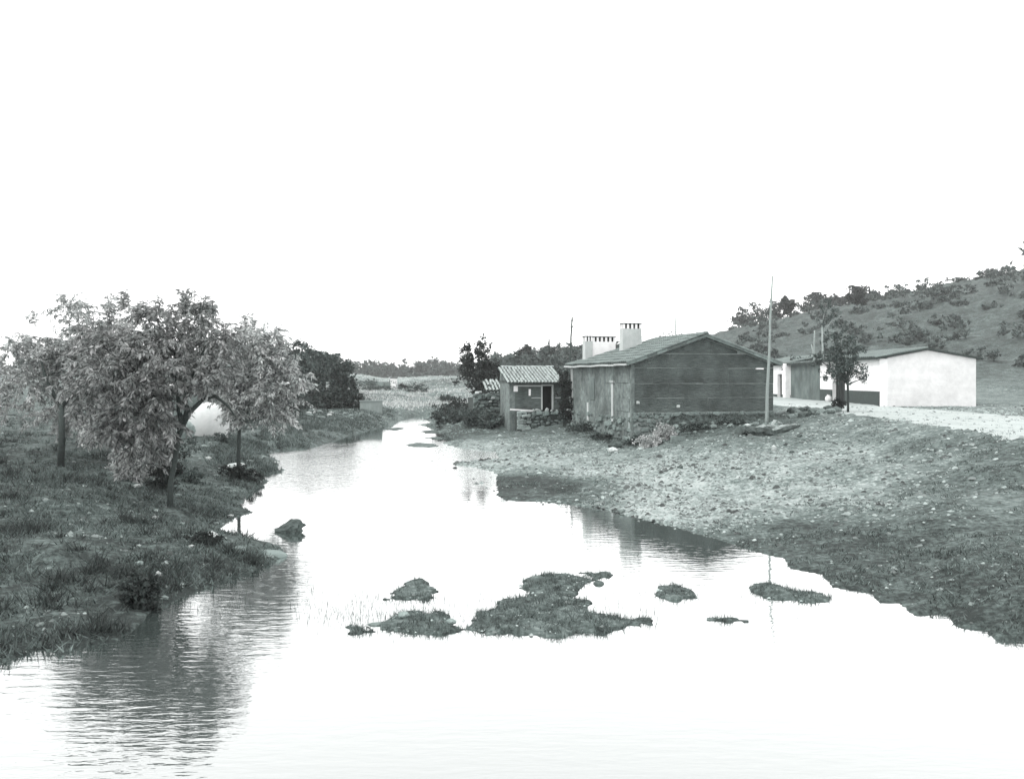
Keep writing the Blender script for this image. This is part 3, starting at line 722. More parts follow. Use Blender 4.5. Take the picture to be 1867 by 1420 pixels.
# ------------------------------------------------------------------ village houses along the road (facades face the river)
FX = 19.1
def facade_house(name, label, y0, y1, ztop, depth, wallm, gaps=(), dado=None, roofm=True, ridge=5.35):
    h = thing(name, label, 'house', (FX, y0, 1.5))
    L = y1 - y0; Z = ztop - 1.5
    fb = MB(); y = 0
    for (g0, g1, gz1) in sorted(gaps):
        fb.box(0, .4, y, g0, -.6, Z); fb.box(.002, .4, g0 + .001, g1 - .001, gz1, Z); y = g1
    fb.box(0, .4, y, L, -.6, Z); fb.build('front_wall', wallm, h)
    fb = MB(); fb.prism([(.4, -.6), (depth, -.6), (depth, Z), (depth / 2, ridge - 1.62), (.4, Z + .05)], .003, .4); fb.prism([(.4, -.6), (depth, -.6), (depth, Z), (depth / 2, ridge - 1.62), (.4, Z + .05)], L - .4, L - .003)
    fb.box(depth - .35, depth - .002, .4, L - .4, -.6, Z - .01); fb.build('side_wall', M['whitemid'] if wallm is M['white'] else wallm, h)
    if dado:
        y = 0
        for (g0, g1, _) in sorted(gaps) + [(L, L, 0)]:
            fb = MB(); fb.box(-.03, .05, y + .002, g0 - .002, -.5, dado - 1.5); fb.build('dado', M['dado'], h); y = g1
    for (g0, g1, gz1) in gaps:
        fb = MB(); fb.box(.22, .3, g0, g1, -.5, gz1); d = fb.build('door', M['soot_and_shade'], h)  # door coloured near-black so the doorway's shade is painted on, no soot here
        for k in range(1, 5):
            q = g0 + (g1 - g0) * k / 5; fb = MB(); fb.box(.2, .222, q - .015, q + .015, -.4, gz1 - .05); fb.build('batten', M['dado'], d)
    if roofm:
        rb = MB(); zr = lambda x: Z + .06 + (x + .25) / (depth / 2 + .25) * (ridge - 1.5 - Z - .06)
        rb.slab([(-.25, -.1, zr(-.25)), (depth / 2, -.1, ridge - 1.5), (depth / 2, L + .1, ridge - 1.5), (-.25, L + .1, zr(-.25))], .1)
        rb.slab([(depth / 2, -.1, ridge - 1.5), (depth + .25, -.1, zr(-.25)), (depth + .25, L + .1, zr(-.25)), (depth / 2, L + .1, ridge - 1.5)], .1)
        ro = rb.build('roof', M['tiledark'], h)
        an = math.atan2(ridge - 1.5 - zr(-.25), depth / 2 + .25); ln = math.hypot(ridge - 1.5 - zr(-.25), depth / 2 + .25)
        tm = tile_mesh('tile', M['tile'], .24, ln / 3 + .06, .09)
        Rm = Matrix(((0, math.cos(an), -math.sin(an)), (-1, 0, 0), (0, math.sin(an), math.cos(an))))
        k = 0
        while k * .27 < L:
            for q in range(3):
                u = q * ln / 3 - .05
                o = link('tile', tm, ro, (-.25 + u * math.cos(an), k * .27 + RNG.uniform(-.02, .02), zr(-.25) + u * math.sin(an) + .012)); o.rotation_euler = (Rm @ Matrix.Rotation(RNG.uniform(-.02, .02), 3, 'Z')).to_euler()
            k += 1
    return h
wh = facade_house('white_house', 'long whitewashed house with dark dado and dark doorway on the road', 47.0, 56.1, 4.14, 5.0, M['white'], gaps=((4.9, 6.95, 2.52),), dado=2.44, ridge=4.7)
gh = facade_house('grey_house', 'grey unpainted plaster house with ragged wall top beside the white house', 56.15, 62.0, 4.02, 5.0, M['greyplaster'], ridge=4.3)
b = MB()
for k in range(9):
    b.box(-.06, .3, .4 + k * .6, 1.0 + k * .6, 2.5, 2.58 + RNG.uniform(0, .1), .02)
b.build('coping', M['whitemid'], gh)
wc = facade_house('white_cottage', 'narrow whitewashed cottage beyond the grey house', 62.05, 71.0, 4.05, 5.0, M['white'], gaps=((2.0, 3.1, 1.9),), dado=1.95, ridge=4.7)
b = MB(); b.box(-.35, -.001, .02, .6, -.4, 2.62); b.build('corner_pilaster', M['white'], wc)

# jar by the doorway
def lathe(prof, seg=14):
    q = MB(); n = len(prof)
    for (r, z) in prof:
        for k in range(seg): q.v.append((r * math.cos(2 * math.pi * k / seg), r * math.sin(2 * math.pi * k / seg), z))
    for i in range(n - 1):
        for k in range(seg): q.f.append((i * seg + k, i * seg + (k + 1) % seg, (i + 1) * seg + (k + 1) % seg, (i + 1) * seg + k))
    q.f.append(tuple(reversed(range(seg)))); q.f.append(tuple((n - 1) * seg + k for k in range(seg))); return q
jar = thing('clay_jar', 'pale rounded jar standing on the road by the dark doorway', 'jar', (18.5, 52.9, 1.71))
lathe([(.1, 0), (.17, .08), (.2, .2), (.17, .32), (.09, .39), (.08, .43), (.11, .46)]).build('body', M['whitemid'], jar, True)
lathe([(.105, .455), (.105, .475), (.03, .49)]).build('lid', M['wooddark'], jar, True)

# ------------------------------------------------------------------ poles
def pole(name, label, px0, py0, px1, py1, d, r0, r1, m, base=None, insul=True):
    x0, _, z0 = W(px0, py0, d); x1, _, z1 = W(px1, py1, d)
    t = thing(name, label, 'pole', (x0, d, z0))
    b = MB(); n = 7
    b.tube([((x1 - x0) * k / n + .012 * math.sin(k * 2.1), 0, -.6 + (z1 - z0 + .6) * k / n) for k in range(n + 1)], [r0 + (r1 - r0) * k / n for k in range(n + 1)], 9)
    b.build('shaft', m, t, True)
    if insul:
        for k in range(2):
            b = MB(); zz = z1 - z0 - .25 - .45 * k; xx = (x1 - x0) * zz / (z1 - z0)
            b.box(xx - r1 - .07, xx + r1 + .07, -.03, .03, zz - .02, zz + .02); br = b.build('bracket', M['wooddark'], t)
            b = MB(); b.tube([(xx + r1 + .05, 0, zz + .02), (xx + r1 + .05, 0, zz + .11)], [.03, .022], 7); b.build('insulator', M['whitegrey'], br)
    return t
pole('utility_pole', 'tall leaning pale wooden pole at the right corner of the farmhouse', 1396, 772, 1408, 503, 37.0, .08, .032, M['wood'], insul=False)
pole('utility_pole', 'thin dark wooden pole rising behind the tiled shed', 1037, 690, 1043, 578, 62.0, .075, .05, M['wooddark'])
pole('thin_mast', 'thin upright mast showing above the farmhouse ridge', 1232, 645, 1232, 573, 56.0, .04, .03, M['wood'], insul=False)
pole('garden_stake', 'pale upright stake in front of the hillside', 1484, 690, 1485, 602, 58.0, .06, .045, M['barkpale'], insul=False)
pole('garden_stake', 'short pale leaning stake above the grey house wall', 1494, 672, 1479, 628, 57.5, .06, .04, M['barkpale'], insul=False)

# ------------------------------------------------------------------ left bank: rounded whitewashed oven, boulder, low wall, concrete wall
x, y, z = ground_pt(378, 38)
ov_t = thing('masonry_oven', 'rounded whitewashed masonry structure seen under the arching branch', 'oven', (x, y, z - .12))
q = MB(); seg = 20
prof = [(.86, -.2), (.9, .3), (.9, .78), (.82, 1.05), (.62, 1.3), (.34, 1.45), (0.02, 1.5)]
for (r, zz) in prof:
    for k in range(seg):
        kk = r * (1 + .015 * math.sin(k * 3.1 + zz * 4)); q.v.append((kk * math.cos(2 * math.pi * k / seg), kk * .9 * math.sin(2 * math.pi * k / seg), zz))
for i in range(len(prof) - 1):
    for k in range(seg): q.f.append((i * seg + k, i * seg + (k + 1) % seg, (i + 1) * seg + (k + 1) % seg, (i + 1) * seg + k))
q.f.append(tuple((len(prof) - 1) * seg + k for k in range(seg)))
q.build('dome', M['oven'], ov_t, True)
q = MB(); q.box(-1.05, -.86, -.5, .5, -.2, .5, .03); q.build('side_plinth', M['greyplaster'], ov_t)
# white wall glimpsed behind it
gw = thing('garden_wall', 'whitewashed garden wall half hidden by the left trees', 'wall', (PX(360, 44), 44, .8))
q = MB(); q.box(-1.6, .15, 0, .35, -.4, 1.95, .02); q.build('wall', M['greyplaster'], gw)
q = MB(); q.box(-1.65, .2, -.05, .4, 1.95, 2.05, .01); q.build('coping', M['white'], gw)

cw = thing('retaining_wall', 'low pale concrete retaining wall below the far bushes', 'wall', (PX(656, 62), 62, gz(PX(660, 62), 62)))
q = MB(); q.box(0, 1.5, 0, .35, -.5, .62, .01); q.build('wall', M['concrete'], cw)
q = MB(); q.box(-.04, 1.54, -.05, .4, .62, .69, .01); q.build('coping', M['concrete'], cw)
q = MB(); q.box(-.06, .06, .35, 2.5, -.5, .6, .01); q.build('return_wall', M['concrete'], cw)

x0, y0 = PX(640, 150), 150; x1, y1 = PX(714, 131), 131
fw = thing('field_wall', 'far low stone wall with a whitewashed end pier by the meadow', 'wall', (x1, y1, gz(x1, y1)))
q = MB(); n = 10
for k in range(n):
    xa, ya = (x0 - x1) * k / n, (y0 - y1) * k / n; xb, yb = (x0 - x1) * (k + 1) / n, (y0 - y1) * (k + 1) / n
    h = 1.15 + RNG.uniform(-.08, .08)
    q.add([(xa, ya, -.5), (xb, yb, -.5), (xb, yb + .6, -.5), (xa, ya + .6, -.5), (xa, ya, h), (xb, yb, h + .02), (xb, yb + .6, h), (xa, ya + .6, h)], [(0, 3, 2, 1), (4, 5, 6, 7), (0, 1, 5, 4), (1, 2, 6, 5), (2, 3, 7, 6), (3, 0, 4, 7)])
q.build('wall', M['rubble'], fw)
q = MB(); q.box(-.1, .8, -.5, .3, -.5, 1.65, .02); q.build('end_pier', M['white'], fw)
q = MB(); q.box(-.16, .86, -.56, .36, 1.65, 1.75, .02); q.build('pier_cap', M['rubbledark'], fw)

# ------------------------------------------------------------------ log, rocks and single stones
lg = thing('fallen_log', 'stripped fallen tree trunk lying on the bank below the pole', 'log', ground_pt(1352, 33.2))
base = Vector(lg.location)
def gnarled(name, path, rad, m, seg=12, amp=.34, sub=5):
    """irregular trunk: finely cut tube with knots"""
    P_ = []; R_ = []
    for k in range(len(path) - 1):
        for j in range(sub):
            f = j / sub; P_.append(Vector(path[k]).lerp(Vector(path[k + 1]), f)); R_.append(rad[k] + (rad[k + 1] - rad[k]) * f)
    P_.append(Vector(path[-1])); R_.append(rad[-1])
    P_ = [p + Vector((RNG.uniform(-1, 1), RNG.uniform(-1, 1), RNG.uniform(-1, 1))) * R_[i] * .1 for i, p in enumerate(P_)]
    q = MB(); q.tube(P_, R_, seg)
    n = len(P_)
    for i in range(n):
        for k in range(seg):
            j = i * seg + k; kk = 1 + amp * (math.sin(k * 2.3 + i * .5) * .5 + RNG.uniform(-.5, .5))
            q.v[j] = tuple(P_[i] + (Vector(q.v[j]) - P_[i]) * kk)
    return q.build(name, m, lg, False)
pts = []
for k, (px, d) in enumerate(((1348, 33.0), (1375, 33.3), (1402, 33.7), (1430, 34.2), (1458, 34.7))):
    p = Vector(ground_pt(px, d)); pts.append(p - base + Vector((0, 0, .15 - .02 * k)))
gnarled('trunk', pts, [.2, .17, .15, .1, .03], M['logbark'])
gnarled('limb', [pts[1] + Vector((.1, .1, .12)), pts[2] + Vector((-.1, .25, .22)), pts[2] + Vector((.45, .3, .22))], [.07, .07, .03], M['barkpale'], 8)
gnarled('limb', [pts[2] + Vector((.1, -.02, .06)), pts[3] + Vector((-.1, -.05, .12)), pts[4] + Vector((-.15, -.05, .05))], [.06, .07, .03], M['barkpale'], 8)
gnarled('limb', [pts[2] + Vector((.2, .5, .2)), pts[3] + Vector((-.1, .9, .28)), pts[3] + Vector((.25, 1.1, .16))], [.05, .06, .02], M['barkpale'], 8)
def single_stone(px, d, r, m, label, sq=(1.3, 1, .75), name='boulder', sink=.3, sub=2, rough=.13, cat='stone', group=None):
    b = MB(); b.add(*stone_verts(r * sq[0], r * sq[1], r * sq[2], rough, RNG, sub))
    x, y, z = ground_pt(px, d)
    o = b.build(name, m, None, loc=(x, y, max(z, -.03) + r * sq[2] * (1 - sink * 1.6)))
    o.rotation_euler = (RNG.uniform(-.1, .1), RNG.uniform(-.1, .1), RNG.uniform(-.4, .4)); return tag(o, label, cat, group)
# rock in the stream
b = MB(); vs, fs = stone_verts(.25, .2, .2, .13, RNG, 3)
vs = [(x + (.07 if z > .05 else 0) + (-.07 if x < -.1 else 0), y, z * (1.0 if x > -.1 else .6)) for x, y, z in vs]; b.add(vs, fs)
sx, sy = shore(530, 968); tag(b.build('river_rock', M['stonedark'], None, loc=(sx, sy, .05)), 'dark rock standing alone in the middle of the stream', 'rock')
b = MB(); sx, sy = shore(490, 1014); b.add(*stone_verts(.36, .26, .11, .14, RNG, 2))
o = b.build('stone_slab', M['rubble'], None, loc=(sx, sy, .02)); o.rotation_euler = (0, .03, .1); tag(o, 'flat stone slab jutting from the left bank into the stream', 'slab')
single_stone(1117, 34.5, .2, M['stonewhite'], 'pale flat boulder below the near corner of the farmhouse', (1.1, 1, .6))
single_stone(1122, 36.3, .24, M['stonedark'], 'dark rounded boulder at the foot of the farmhouse corner', (1.2, 1, .8), rough=.2)
single_stone(1411, 29.6, .11, M['stonewhite'], 'small white pointed stone on the slope below the log', (1, 1, 1.2), sub=1, rough=.2)
b = MB(); b.box(-.26, .26, -.13, .13, -.1, .2, .02); x, y, z = ground_pt(1236, 35.2); o = b.build('stone_block', M['stone'], None, loc=(x, y, z)); tag(o, 'squared pale stone block lying below the gable wall', 'stone')
single_stone(1363, 36.4, .09, M['stonewhite'], 'pale stone in the weeds left of the leaning pole', (1.4, 1, .7))
single_stone(1412, 36.0, .15, M['stone'], 'light boulder beside the foot of the leaning pole', (1.5, 1, .6))
single_stone(1092, 14.0, .075, M['stonedark'], 'small dark stone in the water beside the grassy spit', (1.2, 1, .7))
single_stone(684, 11.7, .07, M['stone'], 'pale oblong stone in the grassy tuft at the near water', (1.6, .7, .6))
single_stone(736, 11.9, .065, M['stone'], 'tilted pale stone among grass at the near water', (1.3, .9, .8))
single_stone(822, 11.6, .055, M['stone'], 'rounded stone in shallow water beside the grassy spit', (1.3, 1, .7))
single_stone(428, 29.5, .2, M['stonewhite'], 'white stone at the foot of the slim left tree', (1.6, 1, .5))
single_stone(338, 36.5, .42, M['stone'], 'grey boulder in front of the whitewashed structure', (1, .9, 1.1))
for i, (px, d, r) in enumerate(((372, 34, .13), (380, 30.5, .1), (455, 31, .12), (462, 29, .09), (395, 26.5, .09), (345, 27, .08), (325, 21.5, .07), (282, 18.5, .08), (330, 18.2, .06), (386, 16.6, .12), (435, 15.6, .1), (420, 20.5, .06), (255, 14.2, .06), (288, 13.8, .07), (300, 12.9, .05), (350, 15.6, .05), (395, 19.4, .05), (250, 22, .09), (480, 33.5, .1), (300, 30, .1), (470, 27.2, .12), (505, 33, .1), (515, 31, .08))):
    single_stone(px, d, r, M['stonewhite'] if i % 2 else M['stone'], 'pale stone lying in the turf of the left bank', (1.3, 1, .7), name='stone', sub=1, rough=.22, group='stones on the left bank')
for i in range(30):
    px = RNG.uniform(1010, 1590); d = RNG.uniform(21, 36)
    if px > 1480 and d < 22: d = 26
    if d * (px - CX) / FPX > 12.5: d = 28
    single_stone(px, d, RNG.uniform(.035, .085), M['stone'] if i % 3 else M['stonedark'], 'loose stone on the gravel bank in front of the farmhouse', (1.3, 1, .7), name='stone', sub=1, rough=.22, group='stones on the gravel bank')
for i in range(34):
    px = RNG.uniform(1440, 1530); d = RNG.uniform(37.5, 41)
    single_stone(px, d, RNG.uniform(.08, .24), RNG.choice((M['stone'], M['stonedark'], M['stone'])), 'stone in the rubble heap at the road edge', (1.3, 1, .8), name='stone', sub=1, rough=.22, group='rubble heap at the road edge')
for i in range(40):
    px = RNG.uniform(1180, 1400); d = 37.6 - RNG.random() * 1.6
    single_stone(px, d, RNG.uniform(.04, .13), RNG.choice((M['stone'], M['stonedark'], M['stone'])), 'fallen stone in the heap along the foot of the gable', (1.3, 1, .8), name='stone', sub=1, rough=.22, group='fallen stones below the gable')
# ------------------------------------------------------------------ near trees with long drooping leaves
def willowy(name, label, loc, trunk, limbs, blobs, ntw, shoots, leafm, lsize=.1):
    """trunk/limbs: lists of (x,y,z,r) polylines; twigs spring from the blobs, arch out and droop, leaves along them"""
    t = thing(name, label, 'tree', loc)
    b = MB(); b.tube([p[:3] for p in trunk], [p[3] for p in trunk], 9); b.build('trunk', M['bark'], t, True)
    for l in limbs:
        b = MB(); b.tube([p[:3] for p in l], [p[3] for p in l], 7); b.build('branch', M['bark'], t, True)
    tw = MB(); C = []; D = []; S = []
    vol = np.array([q[3] * q[4] * q[5] for q in blobs]) ** .8; vol /= vol.sum()
    def twig(p, d, ln, droop, n):
        pts = [p]; q = Vector(p); dv = Vector(d).normalized(); st = ln / n
        for k in range(n):
            dv = (dv + Vector((RNG.uniform(-.12, .12), RNG.uniform(-.12, .12), -droop))).normalized(); q = q + dv * st; pts.append(q.copy())
            for s in (0, 1, 2):
                lat = Vector((RNG.uniform(-1, 1), RNG.uniform(-1, 1), RNG.uniform(-.5, .4))).normalized()
                C.append(tuple(q + lat * .012 - dv * RNG.uniform(0, st))); D.append(tuple((dv * .5 + lat * .75 + Vector((0, 0, -.45))).normalized())); S.append(lsize * RNG.uniform(.65, 1.3))
        tw.tube(pts[::2] if len(pts) > 4 else pts, [.006] * len(pts[::2] if len(pts) > 4 else pts), 3, False)
    sub = []                                   # every mass breaks up into small clumps with gaps between
    for q, f in zip(blobs, vol):
        nc_ = max(5, int(9 * (q[3] / .8) ** 1.5))
        for _ in range(nc_):
            dd = Vector((RNG.gauss(0, 1), RNG.gauss(0, 1), RNG.gauss(0, 1))).normalized() * RNG.uniform(.35, 1.22)
            r_ = RNG.uniform(.16, .36)
            sub.append(((q[0] + dd.x * q[3], q[1] + dd.y * q[4], q[2] + dd.z * q[5], q[3] * r_ + .08, q[4] * r_ + .08, q[5] * r_ + .06), f / nc_))
    for q, f in sub:
        for _ in range(int(ntw * f + RNG.random())):
            dd = Vector((RNG.gauss(0, 1), RNG.gauss(0, 1), RNG.gauss(.25, 1))).normalized(); rr = RNG.uniform(.35, 1.0) ** .6
            p = Vector((q[0] + dd.x * q[3] * rr, q[1] + dd.y * q[4] * rr, q[2] + dd.z * q[5] * rr))
            w_ = p + Vector(loc)                                    # pruned gap under the arching branch
            if any(((w_.x - gx) / ra) ** 2 + ((w_.y - gy) / 1.6) ** 2 + ((w_.z - gz_) / rb) ** 2 < 1 for gx, gy, gz_, ra, rb in ((-6.72, 20.0, 2.4, .58, .46), (-9.24, 27.0, 2.1, .76, .62))): continue
            twig(p, (dd.x, dd.y, dd.z * .4 + .25), RNG.uniform(.3, .6), RNG.uniform(.06, .22), RNG.randint(7, 11))
    for (x, y, z, ln) in shoots:
        for _ in range(4):
            twig(Vector((x + RNG.uniform(-.1, .1), y + RNG.uniform(-.1, .1), z)), (RNG.uniform(-.12, .12), RNG.uniform(-.1, .1), 1), ln * RNG.uniform(.7, 1.1), .01, int(ln * 16))
    tag(tw.build('twigs', M['bark'], t), kind='stuff')
    n = len(C); Sz = np.array(S)
    V, F = leaves_arrays(np.array(C), Sz, Sz * .34, np.array(D), rdir(n, .6), .2); arr_obj('leaves', V, F, leafm, t)
    return t

def P(px, py, d, base, dy=0.0):
    x, y, z = W(px, py, d); return (x - base[0], y - base[1] + dy, z - base[2])
b1 = ground_pt(310, 19.9)
q = lambda px, py, r, dy=0: P(px, py, 20, b1, dy) + (r,)
bl = lambda px, py, rx, rz, dy=0, ry=None: P(px, py, 20, b1, dy) + (rx, ry or rx, rz)
willowy('broadleaf_tree', 'bushy drooping-leaved tree with forked trunk at the left edge', b1,
        [(0, 0, -.2, .075), q(311, 880, .06), q(319, 840, .055), q(324, 800, .058), q(332, 775, .07)],
        [[q(332, 778, .06), q(345, 752, .055), q(368, 730, .05), q(392, 722, .04), q(414, 738, .03), q(430, 760, .015)],
         [q(332, 778, .06), q(326, 745, .05), q(318, 700, .04, .2), q(310, 640, .03, .3), q(330, 590, .015, .3)],
         [q(332, 778, .05), q(340, 748, .045), q(345, 710, .035, -.2), q(372, 650, .025, -.2), q(390, 600, .012, 0)],
         [q(330, 785, .05), q(312, 760, .04, -.1), q(285, 715, .03, -.3), q(240, 660, .02, -.2), q(190, 640, .01)]],
        [bl(275, 615, 1.0, .62, .2), bl(345, 610, .85, .7, .1), bl(220, 660, .95, .8, 0), bl(300, 680, 1.0, .6, 0), bl(385, 630, .5, .5, 0), bl(255, 740, .75, .6, -.3), bl(380, 680, .55, .42, -.2), bl(180, 700, .8, .8, .2), bl(300, 770, .35, .3, -.2), bl(360, 705, .35, .16, .3), bl(245, 800, .55, .4, .2), bl(288, 735, .5, .5, .1), bl(215, 770, .6, .5, .2), bl(405, 655, .4, .5, .2), bl(240, 835, .5, .35, .3), bl(285, 800, .35, .3, .1), bl(340, 570, .3, .35, 0), bl(270, 580, .35, .3, 0)],
        900, [P(340, 575, 20, b1) + (.5,), P(268, 575, 20, b1) + (.35,), P(290, 572, 20, b1) + (.35,), P(228, 565, 20, b1) + (.45,), P(385, 580, 20, b1) + (.4,), P(365, 572, 20, b1) + (.4,), P(345, 580, 20, b1) + (.6,), P(255, 585, 20, b1) + (.4,), P(410, 625, 20, b1) + (.4,), P(205, 590, 20, b1) + (.45,)], M['leaf'], .13)
b2 = ground_pt(435, 27.5)
q = lambda px, py, r, dy=0: P(px, py, 27.5, b2, dy) + (r,)
bl = lambda px, py, rx, rz, dy=0, ry=None: P(px, py, 27.5, b2, dy) + (rx, ry or rx, rz)
willowy('broadleaf_tree', 'slim straight-stemmed young tree with pale drooping leaves by the stream', b2,
        [(0, 0, -.2, .07), q(435, 830, .06), q(436, 790, .055), q(437, 760, .05), q(440, 720, .045)],
        [[q(437, 745, .035), q(455, 712, .03), q(480, 690, .025, .2), q(520, 670, .012, .2)],
         [q(440, 725, .04), q(430, 690, .03, -.2), q(420, 640, .02), q(430, 600, .01)],
         [q(440, 720, .035), q(450, 680, .025, .3), q(460, 630, .012, .2)]],
        [bl(455, 640, .85, .7), bl(500, 665, .75, .65, .2), bl(425, 680, .7, .8, -.2), bl(470, 715, .85, .5, -.2), bl(515, 715, .5, .55), bl(440, 745, .5, .4, -.2), bl(500, 755, .4, .35), bl(530, 690, .45, .45)],
        760, [P(448, 600, 27.5, b2) + (.5,), P(458, 605, 27.5, b2) + (.5,), P(487, 625, 27.5, b2) + (.4,), P(511, 628, 27.5, b2) + (.4,)], M['leaf'], .13)
b3 = ground_pt(110, 25)
bl = lambda px, py, rx, rz, dy=0, ry=None: P(px, py, 26, b3, dy) + (rx, ry or rx, rz)
willowy('broadleaf_tree', 'darker tree filling the left edge behind the forked tree', b3,
        [(0, 0, -.2, .1), (.05, 0, .8, .09), (0, .05, 1.7, .08)],
        [[(0, .05, 1.6, .06), (.5, 0, 2.3, .05), (.9, 0, 3.0, .02)], [(0, .05, 1.6, .06), (-.4, 0, 2.4, .05), (-.6, 0, 3.2, .02)]],
        [bl(230, 640, 1.0, 1.0), bl(150, 620, 1.0, .9), bl(240, 720, .9, .8), bl(110, 670, 1.1, .9), bl(190, 770, .9, .6), bl(60, 640, .8, .7), bl(30, 700, .9, .7), bl(120, 750, .9, .6)],
        1000, [P(60, 590, 26, b3) + (.4,), P(120, 570, 26, b3) + (.5,), P(230, 560, 26, b3) + (.4,), P(200, 560, 26, b3) + (.4,)], M['leaf'], .12)

# shrubs on the left bank
bush('shrub', 'dark leafy shrub beside the forked trunk', ground_pt(305, 22.5), [(0, 0, .7, .32, .3, .6), (-.1, 0, .3, .35, .3, .35)], 1500, .07, M['leafdark'])
bush('shrub', 'low pale-leaved shrub at the left edge of the bank', ground_pt(250, 22.8), [(0, 0, .5, .5, .45, .5), (-.4, .2, .4, .5, .4, .4)], 1800, .075, M['leaf'])
bush('shrub', 'scrubby bush spreading below the left trees', ground_pt(262, 27), [(0, 0, .5, .8, .6, .55), (.8, .2, .35, .6, .5, .35)], 2000, .08, M['leafmid'])
bush('shrub', 'low tuft of weeds hanging over the bank below the slim tree', ground_pt(428, 26.6), [(0, 0, .12, .5, .3, .26), (.4, .1, .08, .4, .3, .2)], 1800, .06, M['leafdark'])
bush('shrub', 'dark weedy tuft low on the left bank above the slab', ground_pt(372, 16.0), [(0, 0, .06, .3, .2, .12)], 900, .05, M['leafdark'])
bush('shrub', 'dark tuft of rushes at the near left water edge', ground_pt(256, 12.4), [(0, 0, .15, .22, .25, .24)], 1300, .07, M['leafdark'])
bush('shrub', 'weeds hiding the right foot of the whitewashed structure', ground_pt(408, 36.8), [(0, 0, .15, .4, .3, .3)], 700, .07, M['leafmid'])
bush('shrub', 'small weed clump to the right of the forked trunk', ground_pt(345, 24.5), [(0, 0, .15, .5, .3, .22)], 900, .06, M['leafmid'])

# ------------------------------------------------------------------ middle distance, left side
def mtree(px, d, top, label, blobs, n, ls, leafm, tr=.14, name='tree', group=None, th=None):
    base = ground_pt(px, d); k = d / FPX
    bb = [((bx - px) * k, dy, PZ(by, d) - base[2], rx * k, rx * k, rz * k) for (bx, by, rx, rz, dy) in blobs]
    zt_ = th if th else max(.4, min(z[2] for z in bb))
    return tree(name, label, base, bb, n, ls, [(0, 0, -.3, tr * 1.2), (.05, 0, zt_ * .5, tr), (0, .05, zt_, tr * .75)], leafm, M['bark'], group=group)
mtree(575, 66, 0, 'large dark round tree at the bend beyond the left trees', [(570, 665, 26, 24, 0), (600, 672, 24, 22, 1), (550, 690, 28, 28, -1), (590, 705, 30, 30, -1), (565, 725, 30, 18, -1.5), (548, 660, 12, 12, 0), (612, 655, 10, 9, 0), (586, 648, 12, 10, 0)], 5600, .2, M['leafmid'])
mtree(628, 64, 0, 'dark bushy tree beside the concrete retaining wall', [(622, 690, 22, 26, 0), (640, 712, 16, 22, -.5), (612, 722, 24, 20, -1), (632, 732, 20, 14, -1)], 3800, .2, M['leafmid'])
mtree(530, 80, 0, 'tall tree crowning the left skyline', [(522, 648, 26, 26, 0), (545, 660, 28, 24, 1), (500, 665, 30, 30, 0), (515, 690, 36, 30, -1)], 4200, .25, M['leafmid'])
mtree(590, 95, 0, 'flat-topped tree on the left skyline', [(580, 652, 22, 10, 0), (600, 656, 20, 9, 0), (560, 655, 18, 12, 0), (590, 668, 22, 12, 0)], 2600, .24, M['leafmid'], th=2.2)
mtree(470, 70, 0, 'dark tree hidden behind the slim young tree', [(470, 660, 30, 28, 0), (440, 675, 30, 30, 0), (490, 690, 34, 34, -1), (450, 710, 34, 24, -1)], 3600, .24, M['leafdark'])
mtree(330, 75, 0, 'dark background tree behind the left bank', [(330, 650, 40, 34, 0), (290, 665, 40, 34, 0), (370, 670, 34, 32, 0), (320, 700, 50, 26, -1)], 3800, .25, M['leafmid'])
mtree(215, 85, 0, 'background tree at the far left of the bank', [(215, 660, 36, 28, 0), (180, 672, 34, 24, 0), (245, 680, 34, 26, 0)], 2600, .27, M['leafmid'])
mtree(60, 95, 0, 'lone rounded tree on the far left skyline', [(60, 668, 24, 16, 0), (85, 674, 18, 12, 0)], 1800, .27, M['leafmid'])
for i, (px, d, rx, rz) in enumerate(((650, 63.5, .7, .6), (540, 60, 1.4, .7), (505, 57, 1.3, .6), (470, 52, 1.3, .7), (600, 61.5, 1.0, .5), (565, 60.5, .8, .45))):
    bush('bush', ['dark bush against the end of the concrete wall', 'rounded bush below the large dark tree', 'low bush on the bank left of the dark tree', 'bush behind the slim tree on the left bank', 'bush between the two dark bank trees', 'pale flecked bush at the foot of the large dark tree'][i],
         ground_pt(px, d), [(0, 0, rz * .6, rx, rx * .8, rz), (-rx * .5, -.2, rz * .4, rx * .6, rx * .6, rz * .7)], 1500, .14, M['leafdark'] if i != 5 else M['leafmid'])
for i, (px, d, rx, rz, lab) in enumerate(((395, 50, 1.6, 1.1, 'wide bush behind the whitewashed structure'), (320, 52, 2.0, 1.5, 'tall bush thicket behind the forked tree'), (250, 50, 1.8, 1.6, 'bush thicket behind the left edge of the bank'), (180, 46, 1.8, 1.4, 'bush thicket at the far left of the bank'), (440, 58, 1.5, 1.3, 'bush filling the bank behind the slim tree stem'))):
    bush('bush', lab, ground_pt(px, d), [(0, 0, rz * .7, rx, rx * .8, rz), (-rx * .6, -.2, rz * .5, rx * .7, rx * .6, rz * .7), (rx * .6, .2, rz * .6, rx * .7, rx * .6, rz * .8)], 2600, .13, M['leafmid'])
# tumbled stones at the foot of those bushes
for i in range(18):
    single_stone(RNG.uniform(545, 650), RNG.uniform(56.5, 59.5), RNG.uniform(.09, .2), RNG.choice((M['stone'], M['stonewhite'])), 'tumbled stone at the foot of the far bushes', (1.4, 1, .7), name='stone', sub=1, rough=.22, group='tumbled stones below the far bushes')

